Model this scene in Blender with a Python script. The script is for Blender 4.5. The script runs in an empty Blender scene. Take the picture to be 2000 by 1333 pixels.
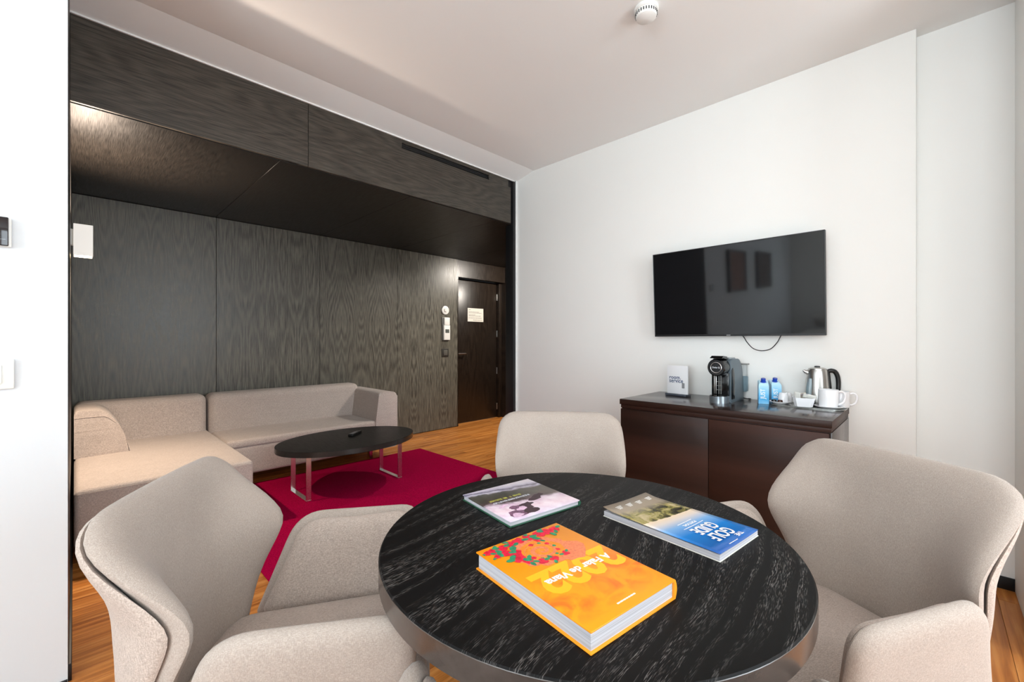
import bpy, bmesh, math, random
from mathutils import Vector, Matrix
random.seed(7)
PI = math.pi
R = math.radians
scn = bpy.context.scene
COL = scn.collection

# ------------------------------------------------------------------ camera
H_CAM = 1.2
cd = bpy.data.cameras.new('camera')
cd.sensor_width = 36.0
cd.lens = 837.0 / 2000.0 * 36.0
cd.clip_start = 0.02
cam = bpy.data.objects.new('camera', cd)
COL.objects.link(cam)
cam.location = (0, 0, H_CAM)
cam.rotation_euler = (R(90), 0, R(44.4 - 90))
scn.camera = cam

# ------------------------------------------------------------------ world, view
w = bpy.data.worlds.new('world')
scn.world = w
w.use_nodes = True
w.node_tree.nodes['Background'].inputs[0].default_value = (0.80, 0.90, 1.0, 1)
w.node_tree.nodes['Background'].inputs[1].default_value = 0.2
scn.view_settings.view_transform = 'Standard'
scn.view_settings.look = 'None'
scn.view_settings.gamma = 1
scn.view_settings.use_curve_mapping = False
scn.view_settings.exposure = 0.37

# room numbers (metres)
XW = 3.061      # wall that carries the television
XR = 3.150      # set-back wall beyond it
YL = 2.170      # front of the white wall at the left
XL = -0.0163    # end of that wall / left side of the lounge alcove
YF = 2.940      # plane of the dark fascia
YB = 4.760      # back wall of the alcove
ZC = 2.824      # room ceiling
ZA = 2.348      # alcove ceiling
YN = -2.50      # window wall
XFAR = -4.90    # far wall behind the camera
XH = 5.30       # end of the entrance hall

WINDOWS = [(-4.2, -2.8), (-2.5, -1.1), (-0.8, 0.5), (0.7, 2.1)]
def area(name, loc, rot, sx, sy, power, col):
    l = bpy.data.lights.new(name, 'AREA')
    l.shape = 'RECTANGLE'; l.size = sx; l.size_y = sy; l.energy = power; l.color = col
    o = bpy.data.objects.new(name, l); COL.objects.link(o)
    o.location = loc; o.rotation_euler = rot
    return o
WIN_POWER = (3, 3, 8, 75)
for (a, b), pw in zip(WINDOWS, WIN_POWER):
    area('window_daylight', ((a + b) / 2, YN - 0.12, 1.33), (R(90), 0, 0), b - a, 2.3, pw, (0.83, 0.93, 1.0))

FILLWIN = (-1.60, 0.90)  # far window and its light are added to light the television wall evenly
area('window_daylight', (XFAR - 0.10, (FILLWIN[0] + FILLWIN[1]) / 2, 1.33), (R(90), 0, R(-90)), FILLWIN[1] - FILLWIN[0], 2.3, 185, (0.83, 0.93, 1.0))

# ------------------------------------------------------------------ material helpers
def srgb(r, g, b):
    f = lambda c: (c / 12.92 if c <= 0.04045 else ((c + 0.055) / 1.055) ** 2.4)
    return (f(r / 255), f(g / 255), f(b / 255), 1)

class NT:
    def __init__(s, name):
        s.m = bpy.data.materials.new(name); s.m.use_nodes = True
        s.t = s.m.node_tree; s.b = s.t.nodes['Principled BSDF']
    def n(s, kind, **kw):
        nd = s.t.nodes.new(kind)
        for k, v in kw.items():
            if k in nd.inputs.keys(): nd.inputs[k].default_value = v
            else: setattr(nd, k, v)
        return nd
    def l(s, a, b): s.t.links.new(a, b)
    def coord(s, scale=(1, 1, 1), rot=(0, 0, 0), loc=(0, 0, 0), out='Object'):
        tc = s.n('ShaderNodeTexCoord'); mp = s.n('ShaderNodeMapping')
        mp.inputs['Scale'].default_value = scale; mp.inputs['Rotation'].default_value = rot; mp.inputs['Location'].default_value = loc
        s.l(tc.outputs[out], mp.inputs['Vector']); return mp.outputs[0]
    def ramp(s, fac, stops):
        r = s.n('ShaderNodeValToRGB'); e = r.color_ramp.elements
        while len(e) < len(stops): e.new(0.5)
        for i, (p, c) in enumerate(stops): e[i].position = p; e[i].color = c
        s.l(fac, r.inputs[0]); return r.outputs[0]
    def bump(s, h, strength=0.2, dist=0.002):
        b = s.n('ShaderNodeBump'); b.inputs['Strength'].default_value = strength; b.inputs['Distance'].default_value = dist
        s.l(h, b.inputs['Height']); s.l(b.outputs[0], s.b.inputs['Normal'])
    def set(s, **kw):
        names = dict(col='Base Color', rough='Roughness', metal='Metallic', spec='Specular IOR Level', trans='Transmission Weight', ior='IOR',
                     sheen='Sheen Weight', coat='Coat Weight', alpha='Alpha', emit='Emission Color', estr='Emission Strength', coatr='Coat Roughness')
        for k, v in kw.items(): s.b.inputs[names[k]].default_value = v

def plain(name, col, rough=0.5, metal=0.0, spec=0.5, nz=0.04, ns=30, **kw):
    m = NT(name); m.set(col=col, rough=rough, metal=metal, spec=spec, **kw)
    if nz:
        v = m.coord(); n = m.n('ShaderNodeTexNoise', Scale=ns, Detail=3.0); m.l(v, n.inputs['Vector'])
        lo = tuple(c * (1 - nz) for c in col[:3]) + (1,); hi = tuple(min(1, c * (1 + nz)) for c in col[:3]) + (1,)
        m.l(m.ramp(n.outputs['Fac'], [(0.3, lo), (0.7, hi)]), m.b.inputs['Base Color'])
    return m.m

def plaster(name, col):
    m = NT(name); m.set(col=col, rough=0.75, spec=0.3)
    v = m.coord(); n = m.n('ShaderNodeTexNoise', Scale=220.0, Detail=3.0); m.l(v, n.inputs['Vector']); m.bump(n.outputs['Fac'], 0.05, 0.001)
    n2 = m.n('ShaderNodeTexNoise', Scale=1.3, Detail=2.0); m.l(v, n2.inputs['Vector'])
    m.l(m.ramp(n2.outputs['Fac'], [(0.3, tuple(c * 0.985 for c in col[:3]) + (1,)), (0.7, col)]), m.b.inputs['Base Color'])
    return m.m

def fabric(name, c1, c2, scale=900.0, rough=0.9, bump=0.25, dist=0.0006, crease=0.0):
    m = NT(name); m.set(rough=rough, spec=0.15, sheen=0.15)
    v = m.coord()
    nodes = []
    for sc in ((scale * 0.22, scale, scale), (scale, scale, scale * 0.22)):
        mp = m.n('ShaderNodeMapping'); mp.inputs['Scale'].default_value = sc; m.l(v, mp.inputs['Vector'])
        n = m.n('ShaderNodeTexNoise', Scale=1.0, Detail=2.0); m.l(mp.outputs[0], n.inputs['Vector']); nodes.append(n)
    mx = m.n('ShaderNodeMath', operation='MULTIPLY'); m.l(nodes[0].outputs['Fac'], mx.inputs[0]); m.l(nodes[1].outputs['Fac'], mx.inputs[1])
    big = m.n('ShaderNodeTexNoise', Scale=14.0, Detail=4.0); m.l(v, big.inputs['Vector'])
    ad = m.n('ShaderNodeMath', operation='MULTIPLY_ADD'); m.l(big.outputs['Fac'], ad.inputs[0]); ad.inputs[1].default_value = 0.08; m.l(mx.outputs[0], ad.inputs[2])
    m.l(m.ramp(ad.outputs[0], [(0.14, c1), (0.44, c2)]), m.b.inputs['Base Color'])
    if crease:
        mp = m.n('ShaderNodeMapping'); mp.inputs['Scale'].default_value = (3.0, 5.0, 16.0); m.l(v, mp.inputs['Vector'])
        cr = m.n('ShaderNodeTexNoise', Scale=1.0, Detail=3.0, Distortion=0.8); m.l(mp.outputs[0], cr.inputs['Vector'])
        cc = m.n('ShaderNodeMath', operation='MULTIPLY_ADD'); m.l(cr.outputs['Fac'], cc.inputs[0]); cc.inputs[1].default_value = crease; m.l(mx.outputs[0], cc.inputs[2])
        m.bump(cc.outputs[0], bump, dist)
    else:
        m.bump(mx.outputs[0], bump, dist)
    return m.m

def veneer(name, dark, light, mirror=True, axis='Z', rough=0.34, seed=0.0, spec=0.5, gscale=1.0, amp=0.07):
    """dark stained oak veneer, book-matched about the middle of the panel (object origin)"""
    m = NT(name); m.set(rough=rough, spec=spec)
    tc = m.n('ShaderNodeTexCoord'); sp = m.n('ShaderNodeSeparateXYZ'); m.l(tc.outputs['Object'], sp.inputs[0])
    across, along = ('X', 'Z') if axis == 'Z' else (('Z', 'X') if axis == 'X' else ('X', 'Y'))
    a = m.n('ShaderNodeMath', operation='ABSOLUTE'); m.l(sp.outputs[across], a.inputs[0])
    info = m.n('ShaderNodeObjectInfo'); rnd = m.n('ShaderNodeMath', operation='MULTIPLY_ADD'); m.l(info.outputs['Random'], rnd.inputs[0]); rnd.inputs[1].default_value = 7.0; rnd.inputs[2].default_value = seed
    # repeated flitches: fold the distance so each panel has two book-matched leaves
    fold = m.n('ShaderNodeMath', operation='PINGPONG'); m.l(a.outputs[0], fold.inputs[0]); fold.inputs[1].default_value = 0.235
    cb = m.n('ShaderNodeCombineXYZ'); m.l(fold.outputs[0] if mirror else sp.outputs[across], cb.inputs[0]); m.l(rnd.outputs[0], cb.inputs[1]); m.l(sp.outputs[along], cb.inputs[2])
    mp = m.n('ShaderNodeMapping'); mp.inputs['Scale'].default_value = (4.2 * gscale, 1, 0.55 * gscale); m.l(cb.outputs[0], mp.inputs['Vector'])
    n = m.n('ShaderNodeTexNoise', Scale=1.0, Detail=1.5, Roughness=0.4); m.l(mp.outputs[0], n.inputs['Vector'])
    k = m.n('ShaderNodeMath', operation='MULTIPLY'); m.l(n.outputs['Fac'], k.inputs[0]); k.inputs[1].default_value = 150.0
    s = m.n('ShaderNodeMath', operation='SINE'); m.l(k.outputs[0], s.inputs[0])
    mp2 = m.n('ShaderNodeMapping'); mp2.inputs['Scale'].default_value = (330, 1, 9); m.l(cb.outputs[0], mp2.inputs['Vector'])
    p = m.n('ShaderNodeTexNoise', Scale=1.0, Detail=2.0); m.l(mp2.outputs[0], p.inputs['Vector'])
    mu = m.n('ShaderNodeMath', operation='MULTIPLY_ADD'); m.l(s.outputs[0], mu.inputs[0]); mu.inputs[1].default_value = amp; m.l(p.outputs['Fac'], mu.inputs[2])
    m.l(m.ramp(mu.outputs[0], [(0.30, dark), (0.74, light)]), m.b.inputs['Base Color'])
    rr = m.n('ShaderNodeMapRange'); m.l(mu.outputs[0], rr.inputs[0]); rr.inputs[1].default_value = 0.3; rr.inputs[2].default_value = 0.7
    rr.inputs[3].default_value = rough - 0.05; rr.inputs[4].default_value = rough + 0.07; m.l(rr.outputs[0], m.b.inputs['Roughness'])
    m.bump(mu.outputs[0], 0.25, 0.0008)
    return m.m

# ------------------------------------------------------------------ geometry helpers
def link(name, me, mat, parent=None, loc=None, rot=None, smooth=False, mats=None):
    o = bpy.data.objects.new(name, me); COL.objects.link(o)
    for mm in (mats or [mat]): me.materials.append(mm)
    if parent is not None: o.parent = parent
    if loc is not None: o.location = loc
    if rot is not None: o.rotation_euler = rot
    if smooth:
        for p in me.polygons: p.use_smooth = True
        try: me.set_sharp_from_angle(angle=R(smooth if smooth is not True else 40))
        except Exception: pass
    return o

def from_bm(name, bm, mat, parent=None, loc=None, rot=None, smooth=False, mats=None):
    me = bpy.data.meshes.new(name); bmesh.ops.recalc_face_normals(bm, faces=bm.faces[:]); bm.to_mesh(me); bm.free()
    return link(name, me, mat, parent, loc, rot, smooth, mats)

def bm_box(bm, lo, hi, bev=0.0, seg=2):
    c = [(a + b) / 2 for a, b in zip(lo, hi)]; s = [b - a for a, b in zip(lo, hi)]
    r = bmesh.ops.create_cube(bm, size=1.0, matrix=Matrix.Translation(c) @ Matrix.Diagonal((s[0], s[1], s[2], 1)))
    if bev > 0:
        es = list({e for v in r['verts'] for e in v.link_edges})
        bmesh.ops.bevel(bm, geom=es, offset=bev, segments=seg, profile=0.5, affect='EDGES')

def box(name, lo, hi, mat, parent=None, bev=0.002, seg=2, smooth=True, origin=None):
    """box with its own origin (centre unless given)"""
    c = Vector([(a + b) / 2 for a, b in zip(lo, hi)]) if origin is None else Vector(origin)
    bm = bmesh.new(); bm_box(bm, [a - q for a, q in zip(lo, c)], [b - q for b, q in zip(hi, c)], bev, seg)
    return from_bm(name, bm, mat, parent, loc=c, smooth=smooth and bev > 0)

def lathe(name, prof, mat, parent=None, loc=(0, 0, 0), rot=None, n=40, cap=True, smooth=35, mats=None):
    vs, fs = [], []
    for (r, z) in prof:
        for i in range(n):
            a = 2 * PI * i / n; vs.append((r * math.cos(a), r * math.sin(a), z))
    for j in range(len(prof) - 1):
        for i in range(n):
            k = (i + 1) % n; fs.append((j * n + i, j * n + k, (j + 1) * n + k, (j + 1) * n + i))
    if cap:
        fs.append(tuple(range(n - 1, -1, -1))); fs.append(tuple(range((len(prof) - 1) * n, len(prof) * n)))
    me = bpy.data.meshes.new(name); me.from_pydata(vs, [], fs)
    return link(name, me, mat, parent, loc, rot, smooth, mats)

def tube_bm(bm, pts, r, n=10, closed=False, flat=None):
    """round tube (r number or list) along points"""
    P = [Vector(p) for p in pts]; m = len(P); rings = []
    up = Vector((0, 0, 1)); prev = None
    for i, p in enumerate(P):
        a = P[(i - 1) % m] if (closed or i > 0) else p; b = P[(i + 1) % m] if (closed or i < m - 1) else p
        t = (b - a).normalized()
        if prev is None:
            q = up if abs(t.dot(up)) < 0.95 else Vector((1, 0, 0)); s = t.cross(q).normalized()
        else:
            s = (prev - t * prev.dot(t)).normalized()
        prev = s; u = t.cross(s)
        rr = r[i] if isinstance(r, (list, tuple)) else r
        rings.append([bm.verts.new(p + s * (rr * math.cos(2 * PI * k / n)) + u * (rr * (flat or 1) * math.sin(2 * PI * k / n))) for k in range(n)])
    for i in range(m if closed else m - 1):
        A, B = rings[i], rings[(i + 1) % m]
        for k in range(n): bm.faces.new((A[k], A[(k + 1) % n], B[(k + 1) % n], B[k]))
    if not closed:
        bm.faces.new(rings[0][::-1]); bm.faces.new(rings[-1])

def spline(pts, r, k=5):
    P = [Vector(p) for p in pts]; m = len(P); Rr = list(r) if isinstance(r, (list, tuple)) else [r] * m
    out, ro = [], []
    for i in range(m - 1):
        p0, p1, p2, p3 = P[max(0, i - 1)], P[i], P[i + 1], P[min(m - 1, i + 2)]
        for j in range(k):
            t = j / k
            out.append(0.5 * ((2 * p1) + (p2 - p0) * t + (2 * p0 - 5 * p1 + 4 * p2 - p3) * t * t + (3 * p1 - p0 - 3 * p2 + p3) * t ** 3)); ro.append(Rr[i] * (1 - t) + Rr[i + 1] * t)
    return out + [P[-1]], ro + [Rr[-1]]
def tube(name, pts, r, mat, parent=None, n=10, closed=False, flat=None, loc=None, rot=None):
    if not closed and len(pts) >= 4: pts, r = spline(pts, r)
    bm = bmesh.new(); tube_bm(bm, pts, r, n, closed, flat)
    return from_bm(name, bm, mat, parent, loc=loc, rot=rot, smooth=50)

def prism(name, outline, lo, hi, mat, parent=None, plane='XY', bev=0.0, seg=2, loc=None, rot=None, smooth=35):
    """2D outline extruded between lo and hi; plane XY->z, XZ->y, YZ->x"""
    bm = bmesh.new()
    def P(u, v, t): return {'XY': (u, v, t), 'XZ': (u, t, v), 'YZ': (t, u, v)}[plane]
    A = [bm.verts.new(P(u, v, lo)) for u, v in outline]; B = [bm.verts.new(P(u, v, hi)) for u, v in outline]
    n = len(A); bm.faces.new(A[::-1]); bm.faces.new(B)
    sides = [bm.faces.new((A[i], A[(i + 1) % n], B[(i + 1) % n], B[i])) for i in range(n)]
    if bev > 0:
        es = [e for e in bm.edges if (e.verts[0] in A) == (e.verts[1] in A)]
        bmesh.ops.bevel(bm, geom=es, offset=bev, segments=seg, profile=0.5, affect='EDGES')
    return from_bm(name, bm, mat, parent, loc=loc, rot=rot, smooth=smooth)

def rounded(poly, rad, seg=8):
    """round the corners of a 2D polygon; rad is a number or a list"""
    out = []; n = len(poly)
    for i in range(n):
        p0, p1, p2 = Vector(poly[i - 1]), Vector(poly[i]), Vector(poly[(i + 1) % n])
        r = rad[i] if isinstance(rad, (list, tuple)) else rad
        a = (p0 - p1); b = (p2 - p1); r = min(r, a.length * 0.48, b.length * 0.48)
        a = p1 + a.normalized() * r; b = p1 + b.normalized() * r
        for k in range(seg + 1):
            t = k / seg; q = a * (1 - t) ** 2 + p1 * (2 * t * (1 - t)) + b * t * t
            out.append((q.x, q.y))
    return out

def resample(poly, n):
    P = [Vector(p) for p in poly]; L = [0]
    for i in range(len(P)): L.append(L[-1] + (P[(i + 1) % len(P)] - P[i]).length)
    out = []; j = 0
    for k in range(n):
        d = L[-1] * k / n
        while L[j + 1] < d: j += 1
        t = (d - L[j]) / max(1e-9, L[j + 1] - L[j]); q = P[j].lerp(P[(j + 1) % len(P)], t); out.append((q.x, q.y))
    return out

def pad_mesh(name, outline, surf, tf, tb, inset=0.0, N=72, K=10, p=4.0, base=0.0):
    """upholstered pad: outline in (u,v), surf(u,v)->Vector mid-surface; puffed tf to the front and tb to the back"""
    O = resample(outline, N); c = Vector((sum(q[0] for q in O) / N, sum(q[1] for q in O) / N))
    e = 1e-3
    def pt(u, v, h):
        s = surf(u, v); du = surf(u + e, v) - s; dv = surf(u, v + e) - s
        return s + du.cross(dv).normalized() * (h + base)
    if inset:
        O2 = []
        for q in O:
            d = Vector(q) - c; O2.append(tuple(c + d * (1 - inset / d.length)))
        O = O2
    rs = [1 - (1 - k / K) ** 1.0 for k in range(K + 1)]           # 0..1 centre->edge
    rs = [math.sin(x * PI / 2) for x in rs]
    vs, fs = [], []
    def side(sign, th):
        st = len(vs); vs.append(tuple(pt(c.x, c.y, sign * th)))
        for r in rs[1:]:
            h = th * max(0.0, 1 - r ** p) ** (1 / 2.2)
            for q in O:
                x = c + (Vector(q) - c) * r; vs.append(tuple(pt(x.x, x.y, sign * h)))
        return st
    a = side(1, tf); b = side(-1, tb)
    for st, flip in ((a, False), (b, True)):
        for i in range(N):
            j = (i + 1) % N
            f = (st, st + 1 + i, st + 1 + j); fs.append(f[::-1] if flip else f)
            for k in range(K - 1):
                f = (st + 1 + k * N + i, st + 1 + (k + 1) * N + i, st + 1 + (k + 1) * N + j, st + 1 + k * N + j)
                fs.append(f[::-1] if flip else f)
    # weld the rim
    me = bpy.data.meshes.new(name); me.from_pydata(vs, [], fs)
    bm = bmesh.new(); bm.from_mesh(me); bmesh.ops.remove_doubles(bm, verts=bm.verts[:], dist=1e-5); bmesh.ops.recalc_face_normals(bm, faces=bm.faces[:]); bm.to_mesh(me); bm.free()
    return me

def text(name, body, size, mat, parent, loc, rot, bold=0.0, extrude=0.00015, sx=1.0, align='CENTER', shear=0.0, space=1.0):
    c = bpy.data.curves.new('lettering', 'FONT'); c.body = body; c.size = size; c.align_x = align; c.align_y = 'CENTER'
    c.extrude = extrude; c.offset = bold; c.shear = shear; c.space_character = space; c.resolution_u = 3
    o = bpy.data.objects.new('lettering', c); COL.objects.link(o)
    dg = bpy.context.evaluated_depsgraph_get(); me = bpy.data.meshes.new_from_object(o.evaluated_get(dg))
    bpy.data.objects.remove(o); bpy.data.curves.remove(c)
    q = link(name, me, mat, parent, loc, rot); q.scale = (sx, 1, 1)
    return q

def empty(name, loc, rz=0.0):
    o = bpy.data.objects.new(name, None); COL.objects.link(o); o.location = loc; o.rotation_euler = (0, 0, rz); o.empty_display_size = 0.1
    return o
def tag(o, label=None, cat=None, group=None, kind=None):
    if label: o['label'] = label
    if cat: o['category'] = cat
    if group: o['group'] = group
    if kind: o['kind'] = kind
    return o
def sub(c, p):
    c.parent = p; c.matrix_parent_inverse = p.matrix_basis.inverted(); return c
def copy_tree(o, parent=None):
    c = o.copy(); COL.objects.link(c); c.parent = parent
    for ch in list(o.children): copy_tree(ch, c)
    return c

# ------------------------------------------------------------------ materials
WHITE = plaster('white_paint', srgb(246, 245, 241))
DIMCOOLW = plaster('dimmed_cool_white', srgb(224, 227, 230))  # room white, darkened to offset the strong light on the left wall
CEIL = plaster('ceiling_paint', srgb(247, 247, 245))
TRIMW = plain('white_trim', srgb(244, 243, 240), 0.4)
BLACK = plain('black_lacquer', srgb(14, 14, 15), 0.4)
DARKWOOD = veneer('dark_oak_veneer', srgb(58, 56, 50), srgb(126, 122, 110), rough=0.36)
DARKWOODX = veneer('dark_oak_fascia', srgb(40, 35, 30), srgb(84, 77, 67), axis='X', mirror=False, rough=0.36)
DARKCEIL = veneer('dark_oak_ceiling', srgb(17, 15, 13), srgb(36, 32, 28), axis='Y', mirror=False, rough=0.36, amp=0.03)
DOORWOOD = veneer('dark_door_veneer', srgb(26, 20, 16), srgb(48, 38, 30), rough=0.33, mirror=False)
CHROME = plain('chrome', srgb(225, 225, 225), 0.22, 1.0, nz=0)
STEEL = plain('brushed_steel', srgb(190, 188, 184), 0.28, 1.0, nz=0.03, ns=60)
CHAIRF = fabric('chair_fabric', srgb(156, 141, 131), srgb(202, 187, 176), 700)
SHELLF = fabric('chair_shell_fabric', srgb(156, 143, 133), srgb(188, 175, 165), 900, bump=0.12)
SOFAF = fabric('sofa_fabric', srgb(166, 153, 145), srgb(212, 200, 192), 420, bump=0.32, dist=0.0014, crease=9.0)
BLACKMETAL = plain('black_metal', srgb(18, 18, 19), 0.42, 0.0, nz=0)

def floor_material():
    m = NT('oiled_hardwood'); m.set(rough=0.34, spec=0.45)
    info = m.n('ShaderNodeObjectInfo'); tc = m.n('ShaderNodeTexCoord')
    add = m.n('ShaderNodeVectorMath', operation='MULTIPLY_ADD'); cb = m.n('ShaderNodeCombineXYZ')
    k = m.n('ShaderNodeMath', operation='MULTIPLY'); m.l(info.outputs['Random'], k.inputs[0]); k.inputs[1].default_value = 40.0
    m.l(k.outputs[0], cb.inputs[0]); m.l(k.outputs[0], cb.inputs[1])
    m.l(tc.outputs['Object'], add.inputs[0]); add.inputs[1].default_value = (2.2, 38, 1); m.l(cb.outputs[0], add.inputs[2])
    n = m.n('ShaderNodeTexNoise', Scale=1.0, Detail=5.0, Distortion=0.6); m.l(add.outputs[0], n.inputs['Vector'])
    base = m.ramp(n.outputs['Fac'], [(0.30, srgb(160, 92, 36)), (0.52, srgb(208, 134, 64)), (0.72, srgb(232, 168, 98))])
    mix = m.n('ShaderNodeMix', data_type='RGBA', blend_type='MULTIPLY'); mix.inputs[0].default_value = 1.0
    tint = m.ramp(info.outputs['Random'], [(0.0, (0.72, 0.66, 0.58, 1)), (0.5, (0.95, 0.92, 0.88, 1)), (1.0, (1.12, 1.1, 1.02, 1))])
    m.l(base, mix.inputs[6]); m.l(tint, mix.inputs[7]); m.l(mix.outputs[2], m.b.inputs['Base Color'])
    m.bump(n.outputs['Fac'], 0.08, 0.0006)
    return m.m
FLOORW = floor_material()

# ------------------------------------------------------------------ setting
def structure(o, label=None):
    o['kind'] = 'structure'
    if label: o['label'] = label
    return o
fl = structure(box('floor', (XFAR, YN - 0.1, -0.06), (XH, YB + 0.3, -0.014), BLACK, bev=0), 'strip hardwood floor in warm orange brown')
PW, PL = 0.09, 1.22
bm = bmesh.new(); bm_box(bm, (0.0006, 0.0005, -0.014), (PL - 0.0006, PW - 0.0005, 0.0), 0.0012, 1)
pm = bpy.data.meshes.new('plank'); bm.to_mesh(pm); bm.free(); pm.materials.append(FLOORW)
YP = -0.94
nrow = int((YB + 0.25 - YP) / PW)
count = 0
for i in range(nrow):
    y = YP + i * PW
    x = -0.12 - random.random() * 0.6 if y > 2.0 else -0.35 - random.random() * 0.6
    xe = 3.15 if y < YF - 0.1 else 4.80
    while x < xe:
        o = bpy.data.objects.new('plank', pm); COL.objects.link(o); o.parent = fl
        o.matrix_parent_inverse = Matrix.Translation(fl.location).inverted(); o.location = (x, y, 0); x += PL; count += 1
bm = bmesh.new()
for i in range(-18, int((YL - YP) / PW) + 1):
    x = -0.95 - PL * 4 + random.random() * 0.5
    while x < (-0.36 - PL * 0.5 if i >= 0 else 3.0):
        bm_box(bm, (x + 0.001, YP + i * PW + 0.0005, -0.014), (x + PL - 0.001, YP + (i + 1) * PW - 0.0005, -0.0006), 0, 1); x += PL
so = from_bm('plank_field', bm, FLOORW, fl); so.matrix_parent_inverse = Matrix.Translation(fl.location).inverted(); so['kind'] = 'stuff'

structure(box('ceiling', (XFAR, YN - 0.1, ZC), (XR + 0.3, YF + 0.16, ZC + 0.1), CEIL, bev=0), 'off-white plaster ceiling')
structure(box('wall_right', (XW, 0.0575, 0), (XW + 0.16, YF + 0.02, ZC), WHITE, bev=0.001), 'off-white wall that carries the television')
structure(box('wall_recess', (XR, YN - 0.1, 0), (XR + 0.16, 0.0575, ZC), WHITE, bev=0), 'set-back stretch of off-white wall at the right edge')
structure(box('wall_left', (XFAR, YL, 0), (XL, YF + 0.10, ZC), DIMCOOLW, bev=0), 'bright white wall at the left edge')
structure(box('shade_pier', (2.50, -0.80, 0), (XR, -0.285, ZC), WHITE, bev=0.002), 'unseen white pier added beyond the right edge to shade the set-back wall')  # unseen pier, added to shade the set-back wall
wf = structure(box('wall_far', (XFAR - 0.12, YN - 0.1, 2.5), (XFAR, YL, ZC), WHITE, bev=0))
for a, b in ((YN - 0.1, FILLWIN[0]), (FILLWIN[1], YL)):
    p = box('pier', (XFAR - 0.12, a, 0), (XFAR, b, 2.5), WHITE, wf, bev=0); p.matrix_parent_inverse = Matrix.Translation(wf.location).inverted()
wr = structure(empty('window_4', (XFAR - 0.05, FILLWIN[0], 0)), 'wide window added in the far end wall to light the television wall')
W_ = FILLWIN[1] - FILLWIN[0]
for lo, hi in (((-0.03, 0, 0), (0.03, 0.05, 2.5)), ((-0.03, W_ - 0.05, 0), (0.03, W_, 2.5)), ((-0.03, 0.05, 2.44), (0.03, W_ - 0.05, 2.5)), ((-0.03, 0.05, 0), (0.03, W_ - 0.05, 0.18))):
    box('frame', lo, hi, TRIMW, wr, bev=0.002)
structure(box('baseboard_right', (XW - 0.008, 0.0575, 0), (XW, YF, 0.06), BLACK, bev=0.001))
structure(box('baseboard_recess', (XR - 0.008, -0.285, 0), (XR, 0.0575, 0.06), BLACK, bev=0.001))
structure(box('baseboard_left', (XFAR, YL - 0.008, 0), (XL - 0.001, YL, 0.012), BLACK, bev=0.001))
# window wall behind the camera: piers, sill band, lintel, frames
wl = structure(box('wall_window', (XFAR, YN - 0.25, 2.5), (XR + 0.3, YN, ZC), WHITE, bev=0))
edges = [XFAR] + [e for ab in WINDOWS for e in ab] + [XR + 0.3]
for i in range(0, len(edges), 2):
    p = box('pier', (edges[i], YN - 0.25, 0), (edges[i + 1], YN, 2.5), WHITE, wl, bev=0); p.matrix_parent_inverse = Matrix.Translation(wl.location).inverted()
for i, (a, b) in enumerate(WINDOWS):
    wr = structure(empty('window_%d' % (i + 1), (a, YN - 0.06, 0)), 'tall window with a dark frame behind the camera')
    W_ = b - a
    for lo, hi in (((0, -0.03, 0.0), (0.05, 0.03, 2.5)), ((W_ - 0.05, -0.03, 0.0), (W_, 0.03, 2.5)), ((0.05, -0.03, 2.44), (W_ - 0.05, 0.03, 2.5)), ((0.05, -0.03, 0.0), (W_ - 0.05, 0.03, 0.18))):
        box('frame', lo, hi, TRIMW, wr, bev=0.002)

# alcove: dark veneer box
wb = structure(box('wall_back', (XL, YB + 0.006, 0), (3.76, YB + 0.10, ZA + 0.05), BLACK, bev=0), 'dark oak veneer panelled back wall of the lounge alcove')
xs = [XL, 0.922, 1.866, 2.81, 3.758]
def child(o, par):
    o.parent = par; o.matrix_parent_inverse = Matrix.Translation(par.location).inverted(); return o
for a, b in zip(xs, xs[1:]):
    child(box('panel', (a + 0.0015, YB - 0.012, 0.008), (b - 0.0015, YB + 0.006, ZA - 0.003), DARKWOOD, bev=0.0012, seg=1), wb)
child(box('panel', (3.757, YB - 0.008, 0.0), (3.775, YB + 0.22, ZA), DOORWOOD, bev=0.001, seg=1), wb)
# hall beyond the panelled wall: lintel above the door, right return
wh = structure(box('wall_hall', (3.775, YB + 0.02, 2.11), (4.72, YB + 0.20, ZA + 0.05), DOORWOOD, bev=0), 'dark veneer wall around the entrance door')
child(box('panel', (4.72, YB + 0.0, 0.0), (XH, YB + 0.20, ZA + 0.05), DOORWOOD, bev=0.001, seg=1), wh)
structure(box('wall_hall_end', (XH, YF, 0), (XH + 0.1, YB + 0.2, ZA + 0.05), DOORWOOD, bev=0))
structure(box('wall_hall_side', (XW + 0.16, YF - 0.10, 0), (XH, YF + 0.0, ZA + 0.05), DOORWOOD, bev=0))
ws = structure(box('wall_alcove', (XL - 0.02, YF + 0.10, 0), (XL, YB + 0.006, ZA + 0.05), BLACK, bev=0), 'dark veneer left side wall of the alcove')
EDGEW = veneer('dark_edge_veneer', srgb(44, 43, 42), srgb(74, 73, 72), rough=0.4, mirror=False)
jamb = structure(box('trim_1', (XL - 0.004, YL + 0.002, 0.06), (XL + 0.0012, YB, ZC), EDGEW, bev=0.0005), 'dark edge panel on the end of the white wall')
structure(box('baseboard_alcove', (XL, YL + 0.002, 0), (XL + 0.010, YB, 0.06), BLACK, bev=0.001))
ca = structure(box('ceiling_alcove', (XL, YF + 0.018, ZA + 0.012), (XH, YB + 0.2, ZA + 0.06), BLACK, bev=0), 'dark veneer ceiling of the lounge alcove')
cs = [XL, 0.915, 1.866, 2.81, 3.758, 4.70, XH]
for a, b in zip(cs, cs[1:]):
    child(box('panel', (a + 0.0015, YF + 0.02, ZA), (b - 0.0015, YB - 0.001, ZA + 0.012), DARKCEIL, bev=0.001, seg=1), ca)
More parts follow.
